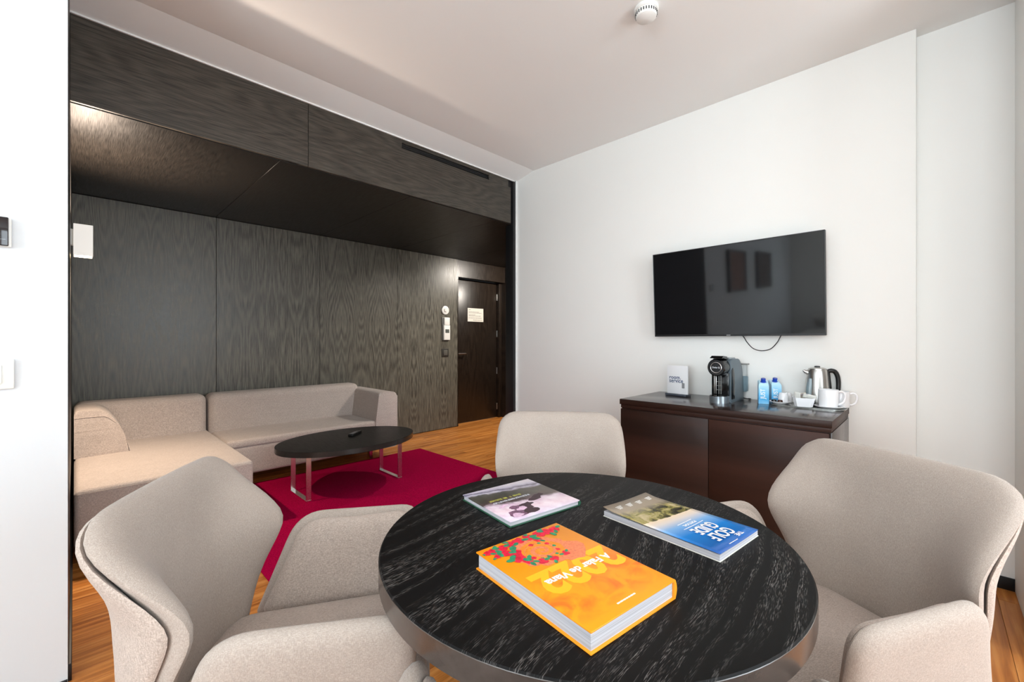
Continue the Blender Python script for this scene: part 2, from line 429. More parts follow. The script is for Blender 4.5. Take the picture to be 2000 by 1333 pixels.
# fascia over the opening
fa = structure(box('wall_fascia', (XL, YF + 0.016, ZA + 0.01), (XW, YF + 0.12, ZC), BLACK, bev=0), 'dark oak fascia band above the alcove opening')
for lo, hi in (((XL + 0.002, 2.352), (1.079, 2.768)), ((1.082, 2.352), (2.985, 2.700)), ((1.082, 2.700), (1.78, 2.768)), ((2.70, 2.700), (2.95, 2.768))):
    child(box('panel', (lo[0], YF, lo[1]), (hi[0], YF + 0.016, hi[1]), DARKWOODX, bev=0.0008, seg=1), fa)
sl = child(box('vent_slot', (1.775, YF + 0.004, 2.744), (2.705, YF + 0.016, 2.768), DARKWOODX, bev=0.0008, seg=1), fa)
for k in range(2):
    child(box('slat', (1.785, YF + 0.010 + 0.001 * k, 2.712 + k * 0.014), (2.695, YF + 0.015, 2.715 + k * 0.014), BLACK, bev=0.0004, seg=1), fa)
structure(prism('trim_2', [(2.70, ZC + 0.002), (YF + 0.016, ZC + 0.002), (YF + 0.016, 2.777), (YF - 0.008, 2.777)], XL, XW, CEIL, plane='YZ', smooth=False), 'sloping plaster strip between the ceiling and the top of the fascia')
structure(box('trim_3', (XL, YF - 0.010, 2.768), (XW - 0.03, YF + 0.002, 2.777), TRIMW, bev=0.001), 'thin white edge bead along the top of the fascia')
structure(box('trim_4', (XW - 0.048, YF - 0.006, 0), (XW - 0.014, YF + 0.10, 2.80), BLACKMETAL, bev=0.002), 'black post at the end of the television wall')
structure(box('trim_5', (XW - 0.014, YF - 0.016, 0), (XW + 0.0, YF + 0.10, ZC), TRIMW, bev=0.001), 'white corner bead of the television wall')

# entrance door
d1 = structure(empty('door_1', (3.775, YB + 0.14, 0)), 'dark entrance door standing back in a deep frame')
leaf = box('door_leaf', (0.0, 0, 0.006), (0.875, 0.045, 2.105), DOORWOOD, d1, bev=0.002)
box('door_frame', (0.885, -0.05, 0), (0.945, 0.05, 2.11), DOORWOOD, d1, bev=0.002)
for z in (1.885, 1.312, 0.735, 0.176):
    lathe('hinge', [(0.0075, -0.05), (0.0085, -0.049), (0.0085, 0.049), (0.0075, 0.05)], STEEL, d1, (0.879, -0.009, z), n=12)
sub(tube('handle', [(0.085, -0.004, 1.017), (0.085, -0.05, 1.017), (0.09, -0.055, 1.017), (0.11, -0.055, 1.017), (0.215, -0.055, 1.017)], 0.0095, STEEL, d1, 12), leaf)
sub(box('lock_plate', (0.062, -0.006, 0.90), (0.105, 0.0, 0.965), STEEL, d1, bev=0.002), leaf)
PAPER = plain('paper', srgb(238, 234, 224), 0.6)
INK = plain('grey_ink', srgb(120, 116, 112), 0.7, nz=0)
DIAL = plain('white_plastic', srgb(240, 240, 236), 0.35, nz=0)
GREYP = plain('grey_plastic', srgb(120, 120, 118), 0.4, nz=0)
nt = tag(empty('door_notice', (4.22, YB + 0.14 - 0.0015, 1.59)), 'white printed notice sheet fixed to the dark entrance door', 'notice')
box('sheet', (-0.155, -0.001, -0.10), (0.155, 0.0, 0.10), PAPER, nt, bev=0)
bm = bmesh.new()
for k, (z, x0, x1) in enumerate([(0.075, -0.13, -0.10), (0.045, -0.13, 0.06), (0.03, -0.13, 0.12), (0.0, -0.13, -0.02), (-0.015, -0.13, 0.10), (-0.045, -0.13, 0.11), (-0.075, -0.05, 0.13)]):
    x = x0
    while x < x1:
        l = random.uniform(0.012, 0.035); bm_box(bm, (x, -0.0016, z - 0.003), (min(x + l, x1 + 0.01), -0.0009, z + 0.003)); x += l + 0.007
from_bm('print', bm, INK, nt)['kind'] = 'stuff'

# controls on the panelled wall near the door
def wall_plate(name, x, z, label, cat):
    return tag(empty(name, (x, YB - 0.012, z)), label, cat)
t = wall_plate('room_dial', 3.54, 1.62, 'round white dial on the dark panelled wall beside the door', 'thermostat')
lathe('cover', [(0.058, 0), (0.060, 0.004), (0.058, 0.014), (0.05, 0.018), (0.03, 0.0185)], DIAL, t, rot=(R(90), 0, 0))
lathe('knob', [(0.026, 0.018), (0.026, 0.028), (0.022, 0.031)], DIAL, t, rot=(R(90), 0, 0))
t = wall_plate('card_reader', 3.54, 1.468, 'small white box with a grey edge below the round dial', 'control box')
box('back_plate', (-0.055, -0.012, -0.058), (0.06, 0, 0.055), GREYP, t, bev=0.004)
box('front_cover', (-0.03, -0.034, -0.05), (0.06, -0.012, 0.052), DIAL, t, bev=0.006)
t = wall_plate('climate_panel', 3.545, 1.325, 'white climate control with a small grey display near the door', 'control panel')
box('body', (-0.055, -0.022, -0.115), (0.062, 0, 0.105), GREYP, t, bev=0.004)
box('front_cover', (-0.04, -0.03, -0.11), (0.062, -0.02, 0.09), DIAL, t, bev=0.004)
box('display', (-0.02, -0.032, -0.015), (0.045, -0.029, 0.035), plain('lcd', srgb(96, 100, 96), 0.25, nz=0), t, bev=0.001)
DSW = plain('dark_switch', srgb(58, 56, 52), 0.35, nz=0)
t = wall_plate('dark_light_switch', 3.54, 1.04, 'dark grey light switch on the panelled wall below the white controls', 'light switch')
box('plate', (-0.058, -0.01, -0.055), (0.058, 0, 0.055), DSW, t, bev=0.004)
box('rocker', (-0.03, -0.016, -0.035), (0.035, -0.009, 0.035), plain('dark_rocker', srgb(92, 90, 84), 0.3, nz=0), t, bev=0.003)

# ------------------------------------------------------------------ left white wall: thermostat, switch
t = tag(empty('touch_thermostat', (-0.196, YL, 1.555)), 'black glass touch panel on the bright white wall above the switch', 'thermostat')
box('body', (-0.05, -0.016, -0.048), (0.052, 0.0, 0.048), DIAL, t, bev=0.003)
GLASSB = plain('black_glass', srgb(20, 10, 14), 0.08, nz=0)
box('screen', (-0.048, -0.024, -0.046), (0.046, -0.016, 0.048), GLASSB, t, bev=0.003)
LT = plain('pale_ink', srgb(200, 205, 210), 0.5, nz=0)
for k, x in enumerate((-0.012, 0.021)):
    lathe('touch_key', [(0.0045, 0), (0.0045, 0.0006)], LT, t, (x, -0.0241, -0.033), rot=(R(90), 0, 0), n=16)
box('divider', (0.0035, -0.0246, -0.040), (0.0045, -0.0239, -0.026), LT, t, bev=0)
box('rule', (-0.048, -0.0246, -0.0255), (0.040, -0.0239, -0.0248), LT, t, bev=0)
t = tag(empty('white_light_switch', (-0.187, YL, 1.0915)), 'white light switch on the bright white wall below the black panel', 'light switch')
box('plate', (-0.049, -0.011, -0.0485), (0.0485, 0.0, 0.0485), DIAL, t, bev=0.003)
box('rocker', (-0.032, -0.016, -0.031), (0.0225, -0.010, 0.030), DIAL, t, bev=0.0025)
# pictures (seen mirrored in the television)
ART1 = plain('brown_canvas', srgb(128, 84, 62), 0.7, nz=0.25, ns=9)
ART2 = plain('umber_canvas', srgb(86, 70, 58), 0.7, nz=0.25, ns=9)
for (x0, x1, z0, z1, mt, lb) in ((-1.66, -0.86, 1.47, 2.10, ART1, 'reddish brown canvas in a black box frame on the white wall'), (-3.15, -2.32, 1.49, 2.12, ART2, 'dark umber canvas in a black box frame nearest the bed')):
    t = tag(empty('framed_picture', ((x0 + x1) / 2, YL, (z0 + z1) / 2)), lb, 'picture', 'box-framed pictures')
    a, b = (x1 - x0) / 2, (z1 - z0) / 2
    for lo, hi in (((-a, -0.05, -b), (-a + 0.025, 0, b)), ((a - 0.025, -0.05, -b), (a, 0, b)), ((-a + 0.025, -0.05, b - 0.025), (a - 0.025, 0, b)), ((-a + 0.025, -0.05, -b), (a - 0.025, 0, -b + 0.025))):
        box('frame', lo, hi, BLACK, t, bev=0.001)
    box('canvas', (-a + 0.025, -0.03, -b + 0.025), (a - 0.025, -0.01, b - 0.025), mt, t, bev=0)
# bed far behind (mirrored in the television)
LINEN = fabric('bed_linen', srgb(214, 210, 204), srgb(236, 233, 228), 500)
tag(box('bounce_rug', (-4.8, -2.3, 0.0004), (-1.2, 2.0, 0.010), plain('pale_bounce_wool', srgb(206, 204, 200), 0.95, spec=0.05), bev=0.004), 'large pale grey rug added under the bed to neutralise the floor bounce', 'rug')  # added pale rug, keeps warm floor bounce off the ceiling
bd = tag(empty('bed', (-3.75, 0.95, 0.0102)), 'white double bed at the far end of the room', 'bed')
box('base', (-1.0, -0.8, 0.10), (1.0, 0.8, 0.30), plain('bed_base', srgb(60, 48, 40), 0.6), bd, bev=0.02)
box('mattress', (-1.0, -0.8, 0.30), (1.0, 0.8, 0.52), LINEN, bd, bev=0.06, seg=5)
box('duvet', (-0.55, -0.86, 0.40), (1.03, 0.86, 0.58), LINEN, bd, bev=0.08, seg=6)
for sx in (-0.9, 0.9):
    for sy in (-0.7, 0.7):
        box('leg', (sx - 0.04, sy - 0.04, 0), (sx + 0.04, sy + 0.04, 0.10), BLACK, bd, bev=0.003)
for k, y in enumerate((-0.4, 0.4)):
    ol = rounded([(-0.35, -0.24), (0.35, -0.24), (0.35, 0.24), (-0.35, 0.24)], 0.08)
    me = pad_mesh('pillow', ol, lambda u, v: Vector((v * 0.8, u, v * 0.55)), 0.09, 0.09, p=2.4)
    o = link('pillow', me, LINEN, None, loc=(-4.43, 0.95 + y, 0.73), smooth=True)
    tag(o, ('white pillow on the window side of the bed', 'white pillow on the picture side of the bed')[k], 'pillow', 'bed pillows')

# ------------------------------------------------------------------ ceiling smoke detector
sd = tag(empty('smoke_detector', (1.952, 0.995, ZC)), 'round white smoke detector with dark slots on the ceiling', 'smoke detector')
lathe('base', [(0.056, 0.0), (0.058, -0.004), (0.058, -0.014), (0.054, -0.018)], DIAL, sd)
lathe('body', [(0.050, -0.018), (0.051, -0.034), (0.047, -0.046), (0.036, -0.053), (0.0, -0.055)], DIAL, sd, cap=False)
for k in range(26):
    a = 2 * PI * k / 26
    o = box('slot', (-0.0022, -0.0018, -0.0065), (0.0022, 0.0018, 0.0065), BLACK, sd, bev=0)
    o.location = (0.0505 * math.cos(a), 0.0505 * math.sin(a), -0.031); o.rotation_euler = (0, 0, a + PI / 2)

# ------------------------------------------------------------------ sconce in the alcove
sc_ = tag(empty('wall_sconce', (XL, 3.47, 1.69)), 'small white box sconce lit on the alcove side wall', 'wall lamp')
SCW = plain('sconce_white', srgb(240, 238, 232), 0.4, nz=0)
GLOWS = NT('opal_glass_shade'); GLOWS.set(col=srgb(240, 238, 232), rough=0.35, emit=(1.0, 0.94, 0.86, 1), estr=0.32); GLOWS = GLOWS.m
# open-topped box: four sides
for lo, hi in (((0.012, 0.0, 0), (0.092, 0.004, 0.178)), ((0.012, 0.096, 0), (0.092, 0.10, 0.178)), ((0.088, 0.004, 0), (0.092, 0.096, 0.178)), ((0.012, 0.004, 0), (0.016, 0.096, 0.178))):
    box('shade', lo, hi, GLOWS, sc_, bev=0.0006, seg=1)
box('mount', (0.0, 0.03, 0.06), (0.012, 0.07, 0.15), SCW, sc_, bev=0.001)
EM = NT('halogen_bulb'); EM.set(col=(1, 0.8, 0.55, 1), emit=(1.0, 0.72, 0.42, 1), estr=60.0)
lathe('bulb', [(0.0, -0.004), (0.02, -0.002), (0.024, 0.006), (0.02, 0.02), (0.0, 0.022)], EM.m, sc_, (0.052, 0.05, 0.006), cap=False, n=20)
def spot(name, loc, target, power, angle, blend, col, rad=0.02):
    l = bpy.data.lights.new(name, 'SPOT'); l.energy = power; l.spot_size = R(angle); l.spot_blend = blend; l.color = col; l.shadow_soft_size = rad
    o = bpy.data.objects.new(name, l); COL.objects.link(o); o.location = loc
    o.rotation_euler = (Vector(target) - Vector(loc)).to_track_quat('-Z', 'Y').to_euler(); return o
spot('sconce_downlight', (0.036, 3.52, 1.672), (0.20, 3.55, 0.3), 76, 108, 1.0, (1.0, 0.79, 0.60), 0.02)
spot('sconce_uplight', (0.036, 3.52, 1.885), (0.18, 3.52, 2.4), 85, 128, 0.6, (1.0, 0.80, 0.64), 0.02)
# hall downlight (round recessed fitting, hidden behind the television wall)
EM2 = NT('downlight_lamp'); EM2.set(col=(1, 0.85, 0.65, 1), emit=(1.0, 0.82, 0.6, 1), estr=20.0)
for (x, y, tg, pw, lb) in ((4.45, 3.75, (4.25, 4.9, 1.3), 85, 'small round recessed downlight in the hall ceiling facing the door'), (3.55, 3.25, (3.1, 3.9, 0.0), 75, 'small round recessed downlight in the hall ceiling added to brighten the lounge')):  # second fitting is added to brighten the lounge
    dl = tag(empty('recessed_downlight', (x, y, ZA)), lb, 'ceiling light', 'hall downlights')
    lathe('ring', [(0.04, -0.001), (0.05, -0.003), (0.05, 0.0), (0.04, 0.0)], STEEL, dl, cap=False)
    lathe('lamp', [(0.039, -0.0012), (0.0, -0.0012)], EM2.m, dl, cap=False)
    spot('hall_downlight', (x, y, ZA - 0.02), tg, pw, 130, 0.8, (1.0, 0.92, 0.82), 0.04)

# unseen uplighter added behind the camera for soft fill off the ceiling
for k, (x, y, lb) in enumerate(((-1.5, -1.9, 'unseen steel uplighter added for fill light off the ceiling'),)):
    t = tag(empty('added_fill_lamp', (x, y, 0.011)), lb, 'fill light')
    lathe('base', [(0.0, 0.0), (0.14, 0.0), (0.142, 0.006), (0.14, 0.016), (0.02, 0.02)], STEEL, t, cap=False)
    lathe('pole', [(0.011, 0.018), (0.011, 1.68)], STEEL, t, n=16)
    lathe('shade', [(0.02, 1.66), (0.06, 1.68), (0.15, 1.75), (0.155, 1.753), (0.15, 1.757), (0.06, 1.688), (0.0, 1.68)], SCW, t, cap=False)
    spot('uplighter', (x, y, 1.79), (x, y, 3.0), 240, 165, 0.5, (0.88, 0.95, 1.0), 0.10)

# ------------------------------------------------------------------ rug
def rug_material():
    m = NT('crimson_rug'); m.set(rough=0.95, spec=0.03)
    v = m.coord(); n = m.n('ShaderNodeTexNoise', Scale=260.0, Detail=3.0); m.l(v, n.inputs['Vector'])
    m.l(m.ramp(n.outputs['Fac'], [(0.3, srgb(116, 0, 40)), (0.7, srgb(184, 8, 70))]), m.b.inputs['Base Color']); m.bump(n.outputs['Fac'], 0.5, 0.003)
    return m.m
tag(box('area_rug', (0.675, 2.22, 0.0005), (2.68, 4.045, 0.0125), rug_material(), bev=0.005, seg=2), 'crimson wool area rug under the oval coffee table', 'rug')

# ------------------------------------------------------------------ sofas
def soft_box(name, lo, hi, mat, parent, bev, seg=5, puff=0.0):
    c = Vector([(a + b) / 2 for a, b in zip(lo, hi)]); s = Vector([b - a for a, b in zip(lo, hi)])
    bm = bmesh.new(); bm_box(bm, [-q / 2 for q in s], [q / 2 for q in s], bev, seg)
    big = [f for f in bm.faces if f.calc_area() > 0.01]
    bmesh.ops.subdivide_edges(bm, edges=list({e for f in big for e in f.edges if e.calc_length() > 0.12}), cuts=10, use_grid_fill=True)
    for v in bm.verts:
        if puff and v.co.z > s.z / 2 - bev * 0.3:
            v.co.z += puff * max(0, 1 - (2 * v.co.x / s.x) ** 4) * max(0, 1 - (2 * v.co.y / s.y) ** 4)
    return from_bm(name, bm, mat, parent, loc=c, smooth=60)
x0 = XL + 0.014
ch = tag(empty('chaise_sofa', (x0, 3.16, 0)), 'taupe fabric chaise end of the sectional sofa under the sconce', 'sofa')
soft_box('seat_block', (0.0, 0.0, 0.11), (0.822, 1.50, 0.422), SOFAF, ch, 0.026, 5, 0.006)
prism('piping', rounded([(0.012, 0.0), (0.81, 0.0), (0.81, 0.004), (0.012, 0.004)], 0.001, 2), 0.398, 0.402, SOFAF, ch, loc=(0, -0.0022, 0))
soft_box('backrest', (0.0, 1.315, 0.36), (0.806, 1.555, 0.738), SOFAF, ch, 0.055, 6)
ap = rounded([(0.0, 0.415), (0.0, 0.735), (0.15, 0.735), (0.235, 0.60), (0.285, 0.415)], [0.01, 0.03, 0.09, 0.09, 0.012], 8)
prism('armrest', ap, 0.86, 1.30, SOFAF, ch, plane='XZ', bev=0.012, seg=3)
tube('seam', [(0.004 + 0.0, 0.859, 0.688), (0.10, 0.859, 0.690), (0.155, 0.859, 0.683), (0.2, 0.859, 0.64)], 0.0022, SOFAF, ch, 6)
for x, y in ((0.1, 0.1), (0.74, 0.1), (0.1, 1.42), (0.72, 1.42)):
    zl = 0.013 if (x > 0.6 and y < 0.5) else 0.0
    lathe('leg', [(0.022, zl), (0.025, zl + 0.004), (0.025, 0.115)], CHROME, ch, (x, y, 0), n=20)
ls = tag(empty('long_sofa', (0.838, 3.985, 0)), 'long taupe fabric sofa with one square arm against the panelled wall', 'sofa')
soft_box('seat_base', (0.0, 0.0, 0.11), (1.28, 0.72, 0.345), SOFAF, ls, 0.018, 3)
soft_box('seat_cushion', (0.0, -0.006, 0.33), (1.282, 0.60, 0.40), SOFAF, ls, 0.024, 4, 0.004)
soft_box('backrest', (-0.018, 0.52, 0.34), (1.36, 0.735, 0.735), SOFAF, ls, 0.055, 6)
ap = rounded([(1.275, 0.11), (1.275, 0.40), (1.31, 0.685), (1.515, 0.672), (1.515, 0.11)], [0.01, 0.02, 0.045, 0.05, 0.02], 8)
prism('armrest', ap, -0.012, 0.735, SOFAF, ls, plane='XZ', bev=0.022, seg=3)
for x, y in ((0.10, 0.10), (1.27, 0.10), (0.10, 0.64), (1.38, 0.64)):
    lathe('leg', [(0.026, 0), (0.028, 0.004), (0.028, 0.115)], CHROME, ls, (x, y, 0), n=20)

# ------------------------------------------------------------------ oval coffee table
ct = tag(empty('coffee_table', (1.598, 3.455, 0.0125)), 'oval black coffee table on chrome sled legs standing on the rug', 'table')
LACQ = veneer('black_table_veneer', srgb(7, 7, 7), srgb(14, 14, 14), axis='Y', mirror=False, rough=0.42, spec=0.3, amp=0.02)
n = 96
ell = lambda a, b: [(a * math.cos(2 * PI * k / n), b * math.sin(2 * PI * k / n)) for k in range(n)]
prism('table_top', ell(0.556, 0.392), 0.345, 0.386, LACQ, ct, bev=0.002, seg=2)
prism('edge_band', ell(0.5566, 0.3926), 0.348, 0.3835, plain('edge_band', srgb(40, 39, 38), 0.25, nz=0), ct, bev=0.0004, seg=1)
for x in (-0.388, 0.372):
    bm = bmesh.new()
    bm_box(bm, (x - 0.018, -0.172, 0.0), (x + 0.018, 0.158, 0.010), 0.001, 1)
    for y in (-0.172, 0.148): bm_box(bm, (x - 0.018, y, 0.010), (x + 0.018, y + 0.010, 0.345), 0.001, 1)
    bm_box(bm, (x - 0.018, -0.162, 0.335), (x + 0.018, 0.148, 0.345), 0.001, 1)
    from_bm('leg', bm, CHROME, ct)
rm = tag(empty('remote_control', (1.685, 3.535, 0.399), R(38)), 'slim black remote control lying on the oval coffee table', 'remote control')
prism('body', rounded([(-0.085, -0.024), (0.085, -0.021), (0.085, 0.021), (-0.085, 0.024)], 0.012, 5), 0.0, 0.018, BLACK, rm, bev=0.004)
KEY = plain('grey_keys', srgb(130, 130, 135), 0.4, nz=0)
for i in range(6):
    for j in range(3): box('button', (-0.068 + i * 0.016, -0.014 + j * 0.011, 0.018), (-0.060 + i * 0.016, -0.008 + j * 0.011, 0.0195), KEY, rm, bev=0)

# ------------------------------------------------------------------ dining chairs
def chair_back(u, v):
    t = min(1.0, max(0.0, (v - 0.67) / 0.20)); t = t * t * (3 - 2 * t)
    k = 0.118 + 0.03 * math.exp(-((v - 0.68) / 0.1) ** 2) - 0.115 * t
    x = -0.315 - 0.085 * (v - 0.43) + (k + 0.02) * abs(u / 0.265) ** 3.2
    return Vector((x, -u, v))
def arm_surf(sgn):
    def f(u, v):
        t = (v - 0.42) / 0.27
        return Vector((u * sgn, sgn * (0.222 + 0.030 * t + 0.012 * t * t), v))
    return f
def make_chair():
    root = empty('dining_armchair', (0, 0, 0))
    bo = rounded([(-0.205, 0.395), (0.205, 0.395), (0.272, 0.705), (0.262, 0.886), (-0.262, 0.886), (-0.272, 0.705)], [0.05, 0.05, 0.08, 0.095, 0.095, 0.08], 10)
    # surface frame: u to the right of the sitter; front normal faces +x
    link('backrest_cushion', pad_mesh('backrest_cushion', bo, chair_back, 0.028, 0.003, inset=0.011, N=96, K=14, p=4.5, base=0.0), CHAIRF, root, smooth=True)
    link('backrest_shell', pad_mesh('backrest_shell', bo, chair_back, 0.013, 0.040, inset=-0.004, N=96, K=14, p=8, base=-0.014), SHELLF, root, smooth=True)
    for sgn in (1, -1):
        ol = [(0.225, 0.415), (0.232, 0.692), (-0.120, 0.694), (-0.228, 0.415)]
        ao = rounded([(x * sgn, z) for x, z in ol], [0.05, 0.055, 0.075, 0.03], 8)
        me = pad_mesh('arm_cushion', ao, arm_surf(sgn), 0.026, 0.004, inset=0.022, N=80, K=11, p=4.0, base=0.001)
        link('arm_cushion', me, CHAIRF, root, smooth=True)
        link('arm_shell', pad_mesh('arm_shell', ao, arm_surf(sgn), 0.011, 0.028, N=80, K=12, p=9, base=-0.012), SHELLF, root, smooth=True)
    so_ = rounded([(-0.27, -0.19), (0.25, -0.212), (0.25, 0.212), (-0.27, 0.19)], [0.06, 0.07, 0.07, 0.06], 8)
    link('seat_cushion', pad_mesh('seat_cushion', so_, lambda u, v: Vector((u, v, 0.44 + 0.02 * u)), 0.036, 0.03, p=7, K=12), CHAIRF, root, smooth=True)
    link('seat_shell', pad_mesh('seat_shell', so_, lambda u, v: Vector((u, v, 0.415)), 0.015, 0.035, inset=-0.008, p=5, K=9), SHELLF, root, smooth=True)
    for x in (-1, 1):
        for y in (-1, 1):
            tube('leg', [(x * 0.15, y * 0.14, 0.40), (x * 0.19, y * 0.17, 0.25), (x * 0.245, y * 0.215, 0.0)], [0.016, 0.015, 0.009], BLACKMETAL, root, 12)
    bm = bmesh.new()
    for s in (-1, 1): bm_box(bm, (-0.17, s * 0.14 - 0.015, 0.372), (0.17, s * 0.14 + 0.015, 0.392), 0.003, 1)
    bm_box(bm, (-0.02, -0.14, 0.372), (0.02, 0.14, 0.392), 0.003, 1)
    from_bm('frame', bm, BLACKMETAL, root)
    return root
chair = make_chair()
CH = [((0.414, 1.051), -33.9, 'beige armchair at the left of the table, facing right'),
      ((1.298, 0.229), 151.1, 'beige armchair at the right of the table, in front of the dark cabinet'),
      ((1.224, 0.958), 218.2, 'beige armchair on the far side of the table, facing the camera'),
      ((0.438, 0.220), 41.0, 'beige armchair on the near side of the table, only its arm tips showing')]
for i, (p, a, lb) in enumerate(CH):
    o = chair if i == 0 else copy_tree(chair)
    o.location = (p[0], p[1], 0); o.rotation_euler = (0, 0, R(a))
    if i == 3: o.scale = (1.0, 1.14, 1.0)
    tag(o, lb, 'chair', 'matching armchairs around the round table')

# ------------------------------------------------------------------ round table
def table_material():
    m = NT('black_oak_top'); m.set(rough=0.5, spec=0.16)
    v0 = m.coord(rot=(0, 0, R(-6)), loc=(0.05, 0.1, 0))
    wn = m.n('ShaderNodeTexNoise', Scale=2.4, Detail=1.0); m.l(v0, wn.inputs['Vector'])
    off = m.n('ShaderNodeVectorMath', operation='MULTIPLY_ADD'); m.l(wn.outputs['Color'], off.inputs[0]); off.inputs[1].default_value = (0.0, 0.13, 0); m.l(v0, off.inputs[2])
    def streak(sx, sy, lo, hi, det):
        mp = m.n('ShaderNodeMapping'); mp.inputs['Scale'].default_value = (sx, sy, 1); m.l(off.outputs[0], mp.inputs['Vector'])
        n = m.n('ShaderNodeTexNoise', Scale=1.0, Detail=det); m.l(mp.outputs[0], n.inputs['Vector'])
        r = m.n('ShaderNodeMapRange'); m.l(n.outputs['Fac'], r.inputs[0]); r.inputs[1].default_value = lo; r.inputs[2].default_value = hi; return r.outputs[0]
    pores = streak(62, 700, 0.53, 0.66, 2.0)
    rings = streak(1.1, 52, 0.44, 0.62, 2.0)
    mu0 = m.n('ShaderNodeMath', operation='MULTIPLY'); m.l(pores, mu0.inputs[0]); m.l(rings, mu0.inputs[1])
    patch = m.n('ShaderNodeTexNoise', Scale=4.0, Detail=1.0); m.l(v0, patch.inputs['Vector'])
    pr = m.n('ShaderNodeMapRange'); m.l(patch.outputs['Fac'], pr.inputs[0]); pr.inputs[1].default_value = 0.32; pr.inputs[2].default_value = 0.62; pr.inputs[3].default_value = 0.25
    mu = m.n('ShaderNodeMath', operation='MULTIPLY'); m.l(mu0.outputs[0], mu.inputs[0]); m.l(pr.outputs[0], mu.inputs[1])
    m.l(m.ramp(mu.outputs[0], [(0.0, srgb(8, 7, 7)), (0.8, srgb(104, 100, 97))]), m.b.inputs['Base Color'])
    m.bump(mu.outputs[0], 0.3, 0.0006)
    return m.m
rt = tag(empty('round_table', (0.837, 0.592, 0)), 'round black oak table with books on it in the foreground', 'table')
RT = 0.456
lathe('table_top', [(0.0, 0.703), (RT - 0.004, 0.703), (RT, 0.706), (RT, 0.747), (RT - 0.0025, 0.75), (0.0, 0.75)], table_material(), rt, n=128, cap=False, smooth=25)
EDGE = plain('table_edge_band', srgb(66, 56, 51), 0.26, spec=0.8, nz=0.12, ns=60)
lathe('edge_band', [(RT + 0.0003, 0.7045), (RT + 0.0008, 0.706), (RT + 0.0008, 0.7465), (RT + 0.0002, 0.7475)], EDGE, rt, n=128, cap=False, smooth=25)
lathe('mounting_plate', [(0.0, 0.690), (0.30, 0.690), (0.30, 0.703), (0.0, 0.703)], BLACKMETAL, rt, n=48, cap=False)
for a in (150, 60, -30, 240):
    x, y = 0.27 * math.cos(R(a)), 0.27 * math.sin(R(a))
    lathe('leg', [(0.016, 0.012), (0.016, 0.692)], BLACKMETAL, rt, (x, y, 0), n=20)
lathe('base_plate', [(0.0, 0.0), (0.30, 0.0), (0.302, 0.003), (0.30, 0.012), (0.0, 0.013)], BLACKMETAL, rt, n=64, cap=False)

# ------------------------------------------------------------------ books
TZ = 0.7502
PAGES = NT('page_edges'); PAGES.set(rough=0.8, spec=0.1)
v = PAGES.coord(scale=(3, 3, 900)); nn = PAGES.n('ShaderNodeTexNoise', Scale=1.0, Detail=1.0); PAGES.l(v, nn.inputs['Vector'])
PAGES.l(PAGES.ramp(nn.outputs['Fac'], [(0.3, srgb(170, 168, 172)), (0.7, srgb(204, 203, 208))]), PAGES.b.inputs['Base Color'])
PAGES = PAGES.m
def hardback(name, c, ang, w_, h_, th, cov, cover_mat, label, inset=0.004):
    """local x: spine (-) to fore edge (+), local y: foot (-) to head (+)"""
    t = tag(empty(name, (c[0], c[1], TZ), R(ang)), label, 'book')
    ct_ = 0.0026
    box('back_cover', (-w_ / 2, -h_ / 2, 0), (w_ / 2, h_ / 2, ct_), cov, t, bev=0.0008)
    box('front_cover', (-w_ / 2, -h_ / 2, th - ct_), (w_ / 2, h_ / 2, th), cover_mat, t, bev=0.0008)
    sp = [(-w_ / 2 + 0.001, ct_ * 0.2)] + [(-w_ / 2 - 0.0045 * math.sin(PI * k / 10), th * 0.02 + th * 0.96 * k / 10) for k in range(11)] + [(-w_ / 2 + 0.0035, th - ct_), (-w_ / 2 + 0.0035, ct_)]
    prism('spine', sp, -h_ / 2, h_ / 2, cov, t, plane='XZ')
    box('page_block', (-w_ / 2 + 0.0036, -h_ / 2 + inset, ct_), (w_ / 2 - inset, h_ / 2 - inset, th - ct_), PAGES, t, bev=0.0004, seg=1)
    return t
def flat_bm(bm, pts, z, mi=0):
    f = bm.faces.new([bm.verts.new((x, y, z)) for x, y in pts]); f.material_index = mi
    return f
def blob(cx, cy, r, n=10, jit=0.25, ph=0.0, ex=1.0, rot=0.0):
    o = []
    for k in range(n):
        a = 2 * PI * k / n; rr = r * (1 + random.uniform(-jit, jit)); x, y = rr * math.cos(a + ph) * ex, rr * math.sin(a + ph)
        o.append((cx + x * math.cos(rot) - y * math.sin(rot), cy + x * math.sin(rot) + y * math.cos(rot)))
    return o

